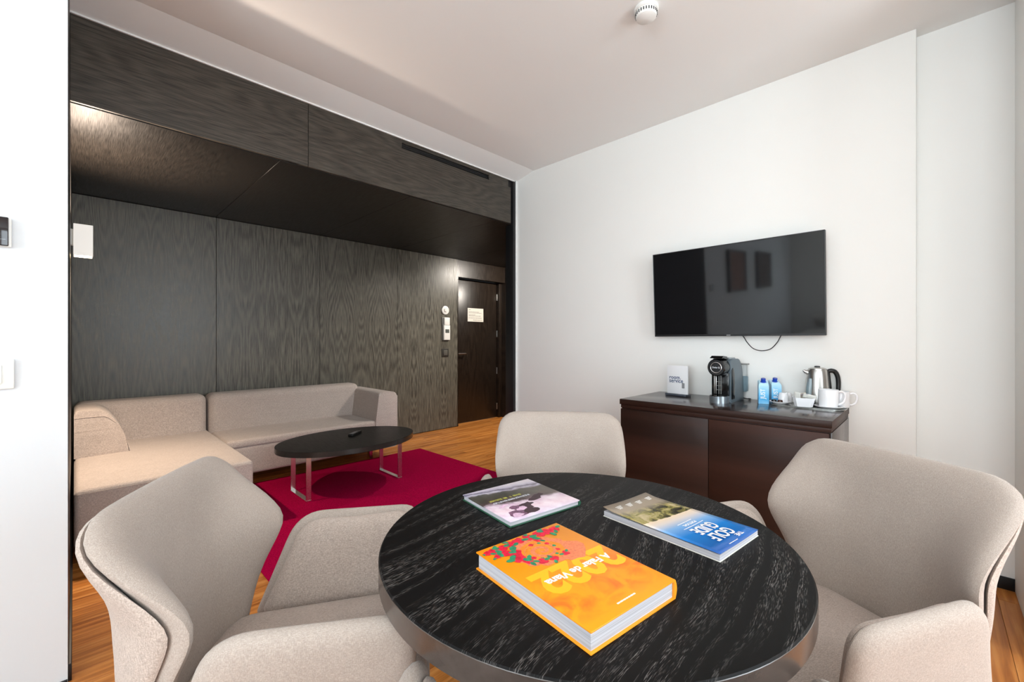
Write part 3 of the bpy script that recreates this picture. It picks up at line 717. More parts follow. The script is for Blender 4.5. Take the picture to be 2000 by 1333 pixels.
def orange_cover():
    m = NT('orange_cover'); m.set(rough=0.35, spec=0.5)
    v = m.coord(scale=(1, 1, 1)); n = m.n('ShaderNodeTexNoise', Scale=22.0, Detail=4.0, Distortion=0.8); m.l(v, n.inputs['Vector'])
    sp = m.n('ShaderNodeSeparateXYZ'); m.l(v, sp.inputs[0])
    msk = m.n('ShaderNodeMapRange'); m.l(sp.outputs['Y'], msk.inputs[0]); msk.inputs[1].default_value = -0.02; msk.inputs[2].default_value = 0.05
    msk2 = m.n('ShaderNodeMapRange'); m.l(sp.outputs['Y'], msk2.inputs[0]); msk2.inputs[1].default_value = 0.135; msk2.inputs[2].default_value = 0.10
    mm = m.n('ShaderNodeMath', operation='MULTIPLY'); m.l(msk.outputs[0], mm.inputs[0]); m.l(msk2.outputs[0], mm.inputs[1])
    th = m.n('ShaderNodeMapRange'); m.l(n.outputs['Fac'], th.inputs[0]); th.inputs[1].default_value = 0.42; th.inputs[2].default_value = 0.62
    m3 = m.n('ShaderNodeMath', operation='MULTIPLY'); m.l(mm.outputs[0], m3.inputs[0]); m.l(th.outputs[0], m3.inputs[1])
    m.l(m.ramp(m3.outputs[0], [(0.0, srgb(246, 150, 6)), (1.0, srgb(230, 108, 18))]), m.b.inputs['Base Color'])
    return m.m
OR = plain('orange_cloth', srgb(250, 156, 28), 0.4)
ob = hardback('orange_hardback_book', (0.643, 0.480), 172.6, 0.219, 0.297, 0.034, OR, orange_cover(), 'thick orange hardback book with printed flowers on the round table')
zt = 0.034 + 0.0002
YEL = plain('yellow_ink', srgb(255, 188, 8), 0.35, nz=0); WHT = plain('white_ink', srgb(250, 248, 244), 0.4, nz=0)
text('year_lettering', '2022', 0.098, YEL, ob, (-0.005, 0.016, zt), (0, 0, 0), bold=0.0035, extrude=0.00005)
text('title_lettering', 'A Falar de Viana', 0.0245, WHT, ob, (-0.006, 0.019, zt + 0.0003), (0, 0, 0), bold=0.0008, extrude=0.00005)
bm = bmesh.new(); x = -0.02
while x < 0.02:
    l = random.uniform(0.003, 0.007); bm_box(bm, (x, 0.128, zt - 0.0001), (x + l, 0.1308, zt + 0.0002)); x += l + 0.0012
from_bm('author_line', bm, WHT, ob)['kind'] = 'stuff'
# printed flowers: coral scroll, red roses, green leaves
CORAL = plain('coral_ink', srgb(244, 128, 84), 0.4, nz=0.25, ns=240); RED = plain('rose_ink', srgb(226, 10, 56), 0.4, nz=0.3, ns=160); GRN = plain('leaf_ink', srgb(40, 140, 96), 0.4, nz=0.3, ns=160); ORN = plain('deep_orange_ink', srgb(250, 140, 30), 0.4, nz=0.2, ns=200)
bm = bmesh.new(); z1 = zt + 0.0001
cx_, cy_ = 0.004, -0.072
for k in range(11):     # ruffled rim
    a = 2 * PI * k / 11; flat_bm(bm, blob(cx_ + 0.042 * math.cos(a) * 1.15, cy_ + 0.038 * math.sin(a), 0.017, 12, 0.12), z1 + k * 2e-6, 0)
flat_bm(bm, blob(-0.045, -0.040, 0.030, 14, 0.12, ex=1.3, rot=0.8), z1 + 3e-5, 0)
flat_bm(bm, blob(cx_, cy_, 0.042, 20, 0.04, ex=1.12), z1 + 6e-5, 3)
def spiral(r0, r1, a0, a1, wd, zz, mi, n=40):
    prev = None
    for k in range(n + 1):
        t = k / n; a = a0 + (a1 - a0) * t; r = r0 + (r1 - r0) * t; ww = wd * math.sin(PI * min(1, t * 1.1 + 0.08)) * 0.5 + 0.0008
        p = [bm.verts.new((cx_ + (r + s * ww) * math.cos(a) * 1.12, cy_ + (r + s * ww) * math.sin(a), zz)) for s in (-1, 1)]
        if prev: f = bm.faces.new((prev[0], prev[1], p[1], p[0])); f.material_index = mi
        prev = p
spiral(0.004, 0.036, 0.3, 0.3 + 4.2 * PI, 0.007, z1 + 9e-5, 0)
for k in range(9):
    a = 0.4 + k * 0.55; flat_bm(bm, blob(cx_ + 0.030 * math.cos(a) * 1.12, cy_ + 0.030 * math.sin(a), 0.0052 if k % 2 == 0 else 0.004, 9, 0.2), z1 + 12e-5 + k * 1e-6, 1 if k % 2 == 0 else 2)
inside = lambda x, y: -0.105 < x < 0.105 and -0.145 < y
roses = [(0.096, -0.128, .009), (0.080, -0.126, .012), (0.060, -0.128, .011), (0.036, -0.130, .013), (0.015, -0.132, .012), (-0.012, -0.131, .013), (-0.040, -0.130, .014), (-0.062, -0.127, .013), (-0.084, -0.128, .011),
         (0.068, -0.108, .012), (0.052, -0.095, .014), (0.060, -0.076, .014), (0.050, -0.058, .011), (0.030, -0.040, .010), (0.006, -0.034, .009), (0.088, -0.106, .007), (-0.020, -0.112, .009), (-0.026, -0.036, .008)]
for k, (x, y, r) in enumerate(roses):
    for j in range(3):
        a = j * 2.1 + k; px_, py_ = x + r * 0.4 * math.cos(a), y + r * 0.4 * math.sin(a)
        q = [(max(-0.106, min(0.1065, X)), max(-0.1465, Y)) for X, Y in blob(px_, py_, r * 0.75, 10, 0.15)]
        flat_bm(bm, q, z1 + 16e-5 + (k * 3 + j) * 1e-6, 1)
for k, (x, y, r) in enumerate(roses):
    for j in range(2):
        a = k * 1.7 + j * 2.4; X0, Y0 = x + r * 1.25 * math.cos(a), y + r * 1.25 * math.sin(a)
        q = [(max(-0.106, min(0.1065, X)), max(-0.1465, Y)) for X, Y in blob(X0, Y0, r * 0.42, 8, 0.1, ex=1.7, rot=a)]
        flat_bm(bm, q, z1 + 24e-5 + (k * 2 + j) * 1e-6, 2)
from_bm('cover_print', bm, None, ob, mats=[CORAL, RED, GRN, ORN])['kind'] = 'stuff'

def landscape_cover():
    """muted photograph: pale sky band, dark slope, pale pink water with violet rocks"""
    m = NT('landscape_cover'); m.set(rough=0.3, spec=0.5)
    v = m.coord(); sp = m.n('ShaderNodeSeparateXYZ'); m.l(v, sp.inputs[0])
    n1 = m.n('ShaderNodeTexNoise', Scale=16.0, Detail=6.0, Roughness=0.6); m.l(v, n1.inputs['Vector'])
    a = m.n('ShaderNodeMath', operation='MULTIPLY_ADD'); m.l(n1.outputs['Fac'], a.inputs[0]); a.inputs[1].default_value = 0.055
    tx = m.n('ShaderNodeMath', operation='MULTIPLY_ADD'); m.l(sp.outputs['X'], tx.inputs[0]); tx.inputs[1].default_value = 0.16; m.l(sp.outputs['Y'], tx.inputs[2]); m.l(tx.outputs[0], a.inputs[2])
    mr = m.n('ShaderNodeMapRange'); m.l(a.outputs[0], mr.inputs[0]); mr.inputs[1].default_value = -0.085; mr.inputs[2].default_value = 0.14
    base = m.ramp(mr.outputs[0], [(0.0, srgb(236, 230, 240)), (0.08, srgb(214, 206, 226)), (0.13, srgb(104, 98, 122)), (0.18, srgb(208, 202, 220)), (0.23, srgb(84, 82, 78)), (0.36, srgb(72, 70, 60)), (0.56, srgb(84, 66, 66)), (0.62, srgb(212, 190, 204)), (0.80, srgb(232, 208, 216)), (1.0, srgb(222, 206, 222))])
    n2 = m.n('ShaderNodeTexNoise', Scale=34.0, Detail=5.0); m.l(v, n2.inputs['Vector'])
    mix = m.n('ShaderNodeMix', data_type='RGBA', blend_type='OVERLAY'); mix.inputs[0].default_value = 0.45
    m.l(base, mix.inputs[6]); m.l(m.ramp(n2.outputs['Fac'], [(0.35, (0.2, 0.2, 0.2, 1)), (0.65, (0.75, 0.75, 0.75, 1))]), mix.inputs[7]); m.l(mix.outputs[2], m.b.inputs['Base Color'])
    return m.m
DGRN = plain('dark_green_cloth', srgb(38, 84, 62), 0.4, nz=0)
gb = hardback('landscape_photo_book', (0.866, 0.816), 171.1, 0.236, 0.226, 0.0155, DGRN, landscape_cover(), 'square photo book with a misty landscape cover and green binding', 0.003)
zt = 0.0155 + 0.0002
ROCK = plain('violet_rock_ink', srgb(126, 86, 112), 0.4, nz=0.55, ns=150); ROCK2 = plain('dark_rock_ink', srgb(62, 38, 48), 0.4, nz=0.4, ns=150); PINK = plain('pink_foam_ink', srgb(226, 190, 214), 0.4, nz=0.15, ns=150)
bm = bmesh.new()
for k, (x, y, r, e, mi) in enumerate([(0.036, 0.060, .020, 1.5, 1), (0.062, 0.082, .022, 1.5, 0), (0.030, 0.088, .015, 1.5, 1), (0.078, 0.092, .012, 1.4, 2), (0.018, 0.050, .012, 1.8, 1), (0.044, 0.064, .011, 1.6, 2), (0.056, 0.048, .010, 1.6, 0), (-0.030, 0.028, .012, 2.0, 1), (-0.050, 0.015, .010, 2.0, 1), (0.068, 0.022, .006, 1.8, 2), (0.082, 0.028, .006, 1.8, 2), (0.05, 0.030, .004, 2.0, 2)]):
    flat_bm(bm, blob(x, y, r, 14, 0.22, ex=e, rot=0.15), zt + k * 4e-6, mi)
from_bm('cover_print', bm, None, gb, mats=[ROCK, ROCK2, PINK])['kind'] = 'stuff'
YTX = plain('olive_ink', srgb(196, 196, 84), 0.4, nz=0); GTX = plain('silver_ink', srgb(214, 218, 226), 0.4, nz=0)
for nm, y, xa, xb, hh, mt in (('title_line', -0.003, -0.034, 0.085, 0.0042, GTX), ('subtitle_line', -0.0205, -0.016, 0.085, 0.0045, YTX)):
    bm = bmesh.new(); x = xa
    while x < xb:      # illegible capitals: broken strokes
        l = random.uniform(0.0035, 0.0055)
        if random.random() > 0.14:
            bm_box(bm, (x, y - hh, zt), (x + 0.0012, y + hh, zt + 0.0002))
            bm_box(bm, (x + 0.0012, y + random.choice((-hh, hh - 0.0014, 0)), zt), (x + l - 0.0008, y + random.choice((-hh, hh - 0.0014, 0)) + 0.0018, zt + 0.0002)) if False else None
            yy = y + random.choice((-hh, -0.0007, hh - 0.0014)); bm_box(bm, (x + 0.0012, yy, zt), (x + l - 0.0008, yy + 0.0014, zt + 0.0002))
            if random.random() > 0.5: bm_box(bm, (x + l - 0.0018, y - hh, zt), (x + l - 0.0008, y + hh, zt + 0.0002))
        x += l
    from_bm(nm, bm, mt, gb)['kind'] = 'stuff'

def golf_cover():
    m = NT('golf_cover'); m.set(rough=0.22, spec=0.5)
    v = m.coord(); sp = m.n('ShaderNodeSeparateXYZ'); m.l(v, sp.inputs[0])
    tx = m.n('ShaderNodeMath', operation='MULTIPLY_ADD'); m.l(sp.outputs['X'], tx.inputs[0]); tx.inputs[1].default_value = 0.10; m.l(sp.outputs['Y'], tx.inputs[2])
    mr = m.n('ShaderNodeMapRange'); m.l(tx.outputs[0], mr.inputs[0]); mr.inputs[1].default_value = -0.149; mr.inputs[2].default_value = 0.149
    sky = m.ramp(mr.outputs[0], [(0.44, srgb(240, 216, 186)), (0.50, srgb(226, 214, 206)), (0.60, srgb(130, 178, 226)), (0.74, srgb(16, 124, 206)), (1.0, srgb(2, 76, 150))])
    n1 = m.n('ShaderNodeTexNoise', Scale=24.0, Detail=7.0, Roughness=0.62, Distortion=1.0); m.l(v, n1.inputs['Vector'])
    land = m.ramp(n1.outputs['Fac'], [(0.34, srgb(38, 34, 30)), (0.46, srgb(92, 86, 52)), (0.54, srgb(160, 148, 84)), (0.64, srgb(196, 176, 132))])
    haze = m.ramp(mr.outputs[0], [(0.0, (1, 1, 1, 1)), (0.16, (1, 1, 1, 1)), (0.26, (0, 0, 0, 1))])
    mx0 = m.n('ShaderNodeMix', data_type='RGBA'); m.l(haze, mx0.inputs[0]); m.l(land, mx0.inputs[6]); mx0.inputs[7].default_value = srgb(158, 142, 122)
    nz = m.n('ShaderNodeMath', operation='MULTIPLY_ADD'); m.l(n1.outputs['Fac'], nz.inputs[0]); nz.inputs[1].default_value = 0.05; m.l(mr.outputs[0], nz.inputs[2])
    st = m.n('ShaderNodeMath', operation='GREATER_THAN'); m.l(nz.outputs[0], st.inputs[0]); st.inputs[1].default_value = 0.455
    mx = m.n('ShaderNodeMix', data_type='RGBA'); m.l(st.outputs[0], mx.inputs[0]); m.l(mx0.outputs[2], mx.inputs[6]); m.l(sky, mx.inputs[7]); m.l(mx.outputs[2], m.b.inputs['Base Color'])
    return m.m
gg = tag(empty('golf_guide_magazine', (1.027, 0.444, TZ), R(173.6)), 'blue paperback golf guide with a landscape photo, right of the orange book', 'magazine')
PINKP = plain('magazine_pages', srgb(226, 206, 204), 0.7)
box('pages', (-0.094, -0.148, 0.0008), (0.0925, 0.1475, 0.0135), PAGES, gg, bev=0.0005, seg=1)
box('back_cover', (-0.0945, -0.149, 0.0), (0.094, 0.149, 0.0008), PAPER, gg, bev=0)
vs, fs = [], []
NX, NY = 14, 10      # front cover with a slightly lifted foot corner
for j in range(NY + 1):
    for i in range(NX + 1):
        x = -0.0945 + 0.189 * i / NX; y = -0.149 + 0.298 * j / NY
        lift = 0.0055 * max(0, (x + 0.02) / 0.115) ** 1.5 * (0.55 + 0.45 * max(0, -y / 0.149)) + 0.0045 * max(0, (-0.11 - y) / 0.039) ** 2
        vs.append((x, y, 0.0138 + lift))
for j in range(NY):
    for i in range(NX): a = j * (NX + 1) + i; fs.append((a, a + 1, a + NX + 2, a + NX + 1))
me = bpy.data.meshes.new('front_cover'); me.from_pydata(vs, [], fs)
fc = link('front_cover', me, golf_cover(), gg, smooth=True); sm = fc.modifiers.new('thickness', 'SOLIDIFY'); sm.thickness = 0.0005; sm.offset = 1
zt = 0.0163
text('title_lettering', 'GOLF', 0.044, WHT, gg, (-0.002, 0.105, zt + 0.0006), (0, R(-1.6), 0), bold=0.0009, extrude=0.0001, sx=0.78)
text('title_lettering', 'GUIDE', 0.044, WHT, gg, (-0.002, 0.0675, zt + 0.0006), (0, R(-1.6), 0), bold=0.0009, extrude=0.0001, sx=0.66)
text('title_lettering', 'THE', 0.015, WHT, gg, (-0.036, 0.130, zt - 0.0003), (0, 0, 0), bold=0.0003, extrude=0.0001)
text('subtitle_lettering', 'PORTUGAL', 0.0105, WHT, gg, (0.002, 0.034, zt + 0.0002), (0, R(-1.6), 0), bold=0.0002, extrude=0.0001)
bm = bmesh.new()
for (y, xa, xb) in ((0.044, -0.04, 0.045), (0.022, -0.025, 0.03), (0.140, -0.005, 0.035)):
    x = xa
    while x < xb:
        l = random.uniform(0.002, 0.006); zz = zt + max(0, x) * 0.028; bm_box(bm, (x, y, zz), (x + l, y + 0.0016, zz + 0.0003)); x += l + 0.001
for xc in (-0.066, -0.022, 0.020, 0.062):
    for k in range(4):
        zz = 0.0145 + 0.0012 + max(0, (xc + 0.02)) * 0.075
        bm_box(bm, (xc - 0.012 + 0.003 * k, -0.128 + 0.0045 * k, zz + 0.0008), (xc + 0.010, -0.1268 + 0.0045 * k, zz + 0.0011))
from_bm('cover_lines', bm, WHT, gg)['kind'] = 'stuff'

# ------------------------------------------------------------------ cabinet (minibar)
def cab_mat():
    return veneer('mahogany_veneer', srgb(38, 22, 16), srgb(64, 37, 28), rough=0.44, mirror=False, gscale=0.9, spec=0.3, amp=0.05)
MAH = cab_mat()
MAHG = veneer('polished_mahogany', srgb(30, 18, 15), srgb(50, 30, 25), rough=0.16, mirror=False, gscale=0.9, spec=0.7, amp=0.04)
ZT = 0.825
cb_ = tag(empty('minibar_cabinet', (2.475, 0.332, 0)), 'dark mahogany two-door cabinet below the television', 'cabinet')
W_ = 1.447 - 0.332; D_ = XW - 0.009 - 2.475
box('body', (0.022, 0.006, 0.05), (D_, W_ - 0.004, ZT - 0.058), MAH, cb_, bev=0.001)
box('plinth', (0.05, 0.02, 0.0), (D_, W_ - 0.02, 0.05), BLACK, cb_, bev=0)
box('top_board', (0.0, 0.0, ZT - 0.034), (D_, W_, ZT - 0.002), MAH, cb_, bev=0.0015)
box('top_veneer', (0.001, 0.001, ZT - 0.002), (D_, W_ - 0.001, ZT), MAHG, cb_, bev=0.0005)
box('side_panel', (0.004, 0.0015, 0.05), (D_, 0.006, ZT - 0.057), MAHG, cb_, bev=0.0005)
box('top_rail', (0.010, 0.004, ZT - 0.056), (D_, W_ - 0.004, ZT - 0.036), MAH, cb_, bev=0.001)
ys = 0.892 - 0.332
for a, b in ((0.012, ys - 0.0015), (ys + 0.0015, W_ - 0.006)):
    box('door', (0.004, a, 0.055), (0.022, b, ZT - 0.062), MAH, cb_, bev=0.001)

# ------------------------------------------------------------------ television
ya, yb = 0.429, 1.456
tilt = math.atan2(0.035, 0.598)
tv = tag(empty('television', (2.990, (ya + yb) / 2, 1.232)), 'large black flat television mounted on the off-white wall', 'television')
tv.rotation_euler = (0, -tilt, 0)
hw = (yb - ya) / 2; hh = 0.598
box('body', (0.004, -hw, 0.0), (0.030, hw, hh), BLACKMETAL, tv, bev=0.002)
bm = bmesh.new()
for lo, hi in (((0.0, -hw, 0), (0.006, hw, 0.013)), ((0.0, -hw, hh - 0.005), (0.006, hw, hh)), ((0.0, -hw, 0.013), (0.006, -hw + 0.005, hh - 0.005)), ((0.0, hw - 0.005, 0.013), (0.006, hw, hh - 0.005))): bm_box(bm, lo, hi, 0.0008, 1)
from_bm('bezel', bm, plain('bezel', srgb(28, 28, 30), 0.35, nz=0), tv)
SCR = NT('tv_screen'); SCR.set(col=(0.008, 0.008, 0.009, 1), rough=0.05, spec=0.5, ior=1.5)
box('screen', (0.002, -hw + 0.005, 0.013), (0.005, hw - 0.005, hh - 0.005), SCR.m, tv, bev=0)
box('rear_housing', (0.030, -hw * 0.55, 0.05), (0.052, hw * 0.55, 0.36), BLACKMETAL, tv, bev=0.006)
box('logo', (-0.0006, -0.006, 0.004), (0.0, 0.018, 0.009), plain('silver', srgb(180, 180, 180), 0.3, 0.8, nz=0), tv, bev=0)
box('mount_bracket', (0.050, -0.1, 0.15), (0.069, 0.1, 0.34), BLACKMETAL, tv, bev=0.002)
tag(tube('power_cable', [(3.035, 0.895, 1.26), (3.025, 0.865, 1.222), (3.02, 0.845, 1.19), (3.02, 0.81, 1.152), (3.02, 0.765, 1.139), (3.02, 0.715, 1.15), (3.02, 0.68, 1.188), (3.025, 0.664, 1.222), (3.035, 0.65, 1.26)], 0.0028, BLACK, None, 8), 'thin black cable looping down below the television', 'cable')

# ------------------------------------------------------------------ things on the cabinet
ZT2 = ZT + 0.0004
# room service card
rc = tag(empty('room_service_card', (2.905, 1.249, ZT2), R(-9)), 'white card in a stand with blue room service lettering', 'card')
CARD = plain('card_white', srgb(250, 250, 252), 0.35, nz=0)
ACR = plain('grey_acrylic', srgb(74, 80, 90), 0.2, nz=0)
box('stand', (-0.03, -0.078, 0), (0.035, 0.078, 0.012), ACR, rc, bev=0.002)
box('sheet', (-0.004, -0.078, 0.012), (0.004, 0.078, 0.205), CARD, rc, bev=0.001)
NAVY = plain('navy_ink', srgb(34, 66, 112), 0.5, nz=0); GRI = plain('grey_print', srgb(150, 150, 152), 0.5, nz=0)
rot = (R(90), 0, R(-90))
text('lettering', 'room.', 0.036, NAVY, rc, (-0.0045, 0.062, 0.123), rot, bold=0.0006, align='LEFT')
text('lettering', 'service', 0.040, NAVY, rc, (-0.0045, 0.062, 0.100), rot, bold=0.0006, align='LEFT', sx=0.93)
prism('emblem', rounded([(-0.054, 0.052), (-0.034, 0.052), (-0.034, 0.088), (-0.054, 0.088)], 0.004, 4), -0.0045, -0.0038, GRI, rc, plane='YZ')

# coffee machine
cm = tag(empty('coffee_machine', (2.700, 0.925, ZT2), R(-2)), 'grey and black capsule coffee machine on the cabinet', 'coffee machine')
GUN = plain('gunmetal_plastic', srgb(92, 104, 112), 0.32, 0.35, nz=0); GB = plain('gloss_black', srgb(10, 11, 13), 0.15, nz=0); SIL = plain('silver_plastic', srgb(150, 158, 164), 0.25, 0.7, nz=0)
bo = rounded([(0.075, 0.0), (0.075, 0.265), (0.215, 0.265), (0.265, 0.215), (0.295, 0.10), (0.295, 0.0)], [0.005, 0.03, 0.05, 0.05, 0.05, 0.005], 8)
prism('body', bo, -0.056, 0.056, GUN, cm, plane='XZ', bev=0.006, seg=3)
tb = rounded([(0.08, 0.255), (0.10, 0.272), (0.20, 0.272), (0.225, 0.258)], 0.006, 4)
prism('top_cover', tb, -0.035, 0.035, SIL, cm, plane='XZ', bev=0.003)
bh = lathe('brew_head', [(0.0, -0.005), (0.046, -0.005), (0.052, 0.0), (0.053, 0.02), (0.053, 0.10)], GB, cm, (0.0, 0, 0.215), rot=(0, R(90), 0), n=48, cap=False)
hr = tube('head_ring', [(-0.0058, 0.031 * math.cos(2 * PI * k / 40), 0.215 + 0.031 * math.sin(2 * PI * k / 40)) for k in range(40)], 0.0022, CHROME, cm, 8, True)
lg = text('head_lettering', 'Delta Q', 0.0135, LT, cm, (-0.0055, 0, 0.215), (R(90), 0, R(-90)), bold=0.0002)
bpy.context.view_layer.update(); sub(hr, bh); sub(lg, bh)
lv = rounded([(-0.012, 0.270), (0.02, 0.285), (0.075, 0.280), (0.10, 0.262), (0.075, 0.262), (0.02, 0.272)], 0.004, 4)
prism('lever', lv, -0.034, 0.034, GB, cm, plane='XZ', bev=0.003)
box('front_column', (0.060, -0.050, 0.03), (0.078, 0.050, 0.18), GB, cm, bev=0.003)
for k, y in enumerate((0.036, 0.026, 0.008, -0.004)):
    box('capsule_rail', (0.057, y - (0.003 if k != 1 else 0.005), 0.05), (0.061, y + (0.001 if k != 1 else 0.004), 0.165), (STEEL if k < 2 else GREYP), cm, bev=0.0008)
for z in (0.075, 0.10, 0.125): box('capsule_step', (0.056, -0.01, z), (0.060, 0.02, z + 0.002), GREYP, cm, bev=0)
dt = rounded([(0.09, -0.052), (0.015, -0.05), (-0.012, -0.022), (-0.012, 0.022), (0.015, 0.05), (0.09, 0.052)], 0.02, 6)
dtr = prism('drip_tray', dt, 0.0, 0.042, SIL, cm, plane='XY', bev=0.002)
sub(prism('drip_grid', [(x * 0.96 + 0.002, y * 0.94) for x, y in dt], 0.042, 0.046, GB, cm, plane='XY'), dtr)
prism('side_inlay', rounded([(0.085, 0.02), (0.085, 0.20), (0.115, 0.215), (0.135, 0.16), (0.135, 0.02)], [0.004, 0.02, 0.02, 0.03, 0.004], 6), -0.0585, -0.0555, GB, cm, plane='XZ', bev=0.001)
CLR = NT('clear_plastic'); CLR.set(col=(0.95, 0.98, 1, 1), rough=0.03, trans=1.0, ior=1.2); CLR = CLR.m
WTR = NT('tinted_tank'); WTR.set(col=srgb(170, 196, 208), rough=0.08, trans=0.75, ior=1.2); WTR = WTR.m
wt = box('water_tank', (0.298, -0.072, 0.05), (0.338, 0.04, 0.15), WTR, cm, bev=0.008, seg=3)
sub(box('tank_neck', (0.304, -0.068, 0.15), (0.332, 0.036, 0.222), CLR, cm, bev=0.004, seg=2), wt)
sub(box('tank_lid', (0.296, -0.076, 0.222), (0.340, 0.044, 0.230), GREYP, cm, bev=0.002), wt)
tube('cord', [(0.29, -0.05, 0.012), (0.31, -0.075, 0.006), (0.335, -0.085, 0.004), (0.345, -0.07, 0.004)], 0.003, BLACK, cm, 8)

# water cartons
def carton_mat():
    m = NT('blue_carton'); m.set(rough=0.35, spec=0.4)
    v = m.coord(); sp = m.n('ShaderNodeSeparateXYZ'); m.l(v, sp.inputs[0])
    n = m.n('ShaderNodeTexNoise', Scale=30.0, Detail=3.0); m.l(v, n.inputs['Vector'])
    a = m.n('ShaderNodeMath', operation='MULTIPLY_ADD'); m.l(n.outputs['Fac'], a.inputs[0]); a.inputs[1].default_value = 0.03; m.l(sp.outputs['Z'], a.inputs[2])
    mr = m.n('ShaderNodeMapRange'); m.l(a.outputs[0], mr.inputs[0]); mr.inputs[1].default_value = 0.0; mr.inputs[2].default_value = 0.14
    m.l(m.ramp(mr.outputs[0], [(0.0, srgb(150, 208, 240)), (0.3, srgb(70, 165, 220)), (0.55, srgb(120, 196, 236)), (1.0, srgb(196, 232, 248))]), m.b.inputs['Base Color'])
    return m.m
CART = carton_mat(); CAPB = plain('blue_cap', srgb(14, 60, 170), 0.3, nz=0); LIME = plain('lime_ink', srgb(178, 206, 110), 0.5, nz=0)
for k, (p, a, lb) in enumerate((((2.892, 0.722), 20, 'light blue water carton with blue cap, in front next to the coffee machine'), ((2.975, 0.680), 32, 'light blue water carton with blue cap, standing behind the other carton'))):
    t = tag(empty('water_carton', (p[0], p[1], ZT2), R(a)), lb, 'carton', 'water cartons on the cabinet')
    bm = bmesh.new()
    A = [bm.verts.new(q) for q in ((-0.027, -0.027, 0), (0.027, -0.027, 0), (0.027, 0.027, 0), (-0.027, 0.027, 0))]
    B = [bm.verts.new(q) for q in ((-0.027, -0.027, 0.108), (0.027, -0.027, 0.132), (0.027, 0.027, 0.132), (-0.027, 0.027, 0.108))]
    C = [bm.verts.new(q) for q in ((-0.018, -0.022, 0.122), (0.027, -0.022, 0.138), (0.027, 0.022, 0.138), (-0.018, 0.022, 0.122))]
    bm.faces.new(A[::-1]); bm.faces.new(C)
    for i in range(4):
        j = (i + 1) % 4; bm.faces.new((A[i], A[j], B[j], B[i])); bm.faces.new((B[i], B[j], C[j], C[i]))
    from_bm('pack', bm, CART, t)
    lathe('cap', [(0.0155, 0.0), (0.0155, 0.004), (0.0125, 0.006), (0.0125, 0.022), (0.0115, 0.024)], CAPB, t, (0.003, 0, 0.127), rot=(0, R(-17), 0), n=24)
    text('lettering', 'JUST', 0.034, WHT, t, (-0.0274, 0.004, 0.060), (R(90), R(-90), R(-90)), bold=0.0004, sx=0.85)
    text('lettering', 'JUST', 0.030, WHT, t, (0.008, -0.0274, 0.060), (R(90), R(-90), 0), bold=0.0004, sx=0.85)
    lathe('badge', [(0.009, 0), (0.009, 0.0004)], LIME, t, (-0.012, -0.0272, 0.083), rot=(R(90), 0, 0), n=20)

# service tray and crockery
CHINA = plain('white_china', srgb(246, 246, 248), 0.12, nz=0)
TRAYM = plain('pewter_tray', srgb(150, 150, 146), 0.22, 0.6, nz=0)
tr = tag(empty('service_tray', (2.925, 0.515, ZT2)), 'thin grey serving tray holding the crockery on the cabinet', 'tray')
prism('tray_board', rounded([(-0.075, -0.185), (0.115, -0.185), (0.115, 0.165), (-0.075, 0.165)], 0.05, 8), 0.0, 0.005, TRAYM, tr, bev=0.0015)
ZS = ZT2 + 0.0054
def saucer(name, p, r, label, grp=None):
    return tag(lathe(name, [(0.0, 0.002), (r * 0.55, 0.0), (r * 0.6, 0.002), (r * 0.96, 0.011), (r, 0.013), (r * 0.97, 0.0145), (r * 0.66, 0.0055), (0.0, 0.005)], CHINA, None, (p[0], p[1], ZS), cap=False), label, 'saucer', grp)
saucer('saucer', (2.910, 0.640), 0.055, 'white saucer with coffee capsules and an upturned espresso cup')
for k, (p, z, lb) in enumerate((((2.940, 0.628), ZS + 0.0062, 'upturned white espresso cup standing on the saucer'), ((3.010, 0.625), ZS, 'upturned white espresso cup on the tray behind the saucer'))):
    tag(lathe('espresso_cup', [(0.027, 0.0), (0.029, 0.001), (0.0265, 0.035), (0.021, 0.055), (0.019, 0.057), (0.0, 0.057)], CHINA, None, (p[0], p[1], z), cap=False), lb, 'cup', 'upturned espresso cups')
CAPB2 = plain('black_capsule', srgb(16, 15, 15), 0.25, nz=0); CAPBR = plain('brown_capsule', srgb(70, 36, 18), 0.3, nz=0)
for k, (p, mt, lb) in enumerate((((2.885, 0.664), CAPB2, 'black coffee capsule on the saucer, nearest the cartons'), ((2.880, 0.632), CAPBR, 'dark brown coffee capsule lying on the saucer beside the upturned cup'))):
    tag(lathe('coffee_capsule', [(0.0, 0.0), (0.013, 0.0), (0.015, 0.002), (0.013, 0.016), (0.009, 0.019), (0.0, 0.019)], mt, None, (p[0], p[1], ZS + 0.0068), cap=False, n=20), lb, 'coffee capsule')
# faceted bowl with sachets
bw = tag(empty('sachet_bowl', (2.868, 0.515, ZS), R(12)), 'white angular china bowl filled with sachets', 'bowl')
bm = bmesh.new()
def oct_(s, z, c=0.72):
    return [bm.verts.new((s * x, s * y, z)) for x, y in ((-1, -c), (-c, -1), (c, -1), (1, -c), (1, c), (c, 1), (-c, 1), (-1, c))]
rings = [oct_(0.036, 0.0), oct_(0.041, 0.004), oct_(0.052, 0.05), oct_(0.0525, 0.053), oct_(0.0495, 0.053), oct_(0.047, 0.048), oct_(0.038, 0.008)]
bm.faces.new(rings[0][::-1]); bm.faces.new(rings[-1])
for A, B in zip(rings, rings[1:]):
    for i in range(8): bm.faces.new((A[i], A[(i + 1) % 8], B[(i + 1) % 8], B[i]))
from_bm('bowl_body', bm, CHINA, bw, smooth=30)
SACH = [plain('sachet_white', srgb(240, 238, 230), 0.45, nz=0.05, ns=80), plain('sachet_beige', srgb(216, 204, 190), 0.45, nz=0.1, ns=80), plain('sachet_lilac', srgb(196, 184, 196), 0.4, nz=0.1, ns=80)]
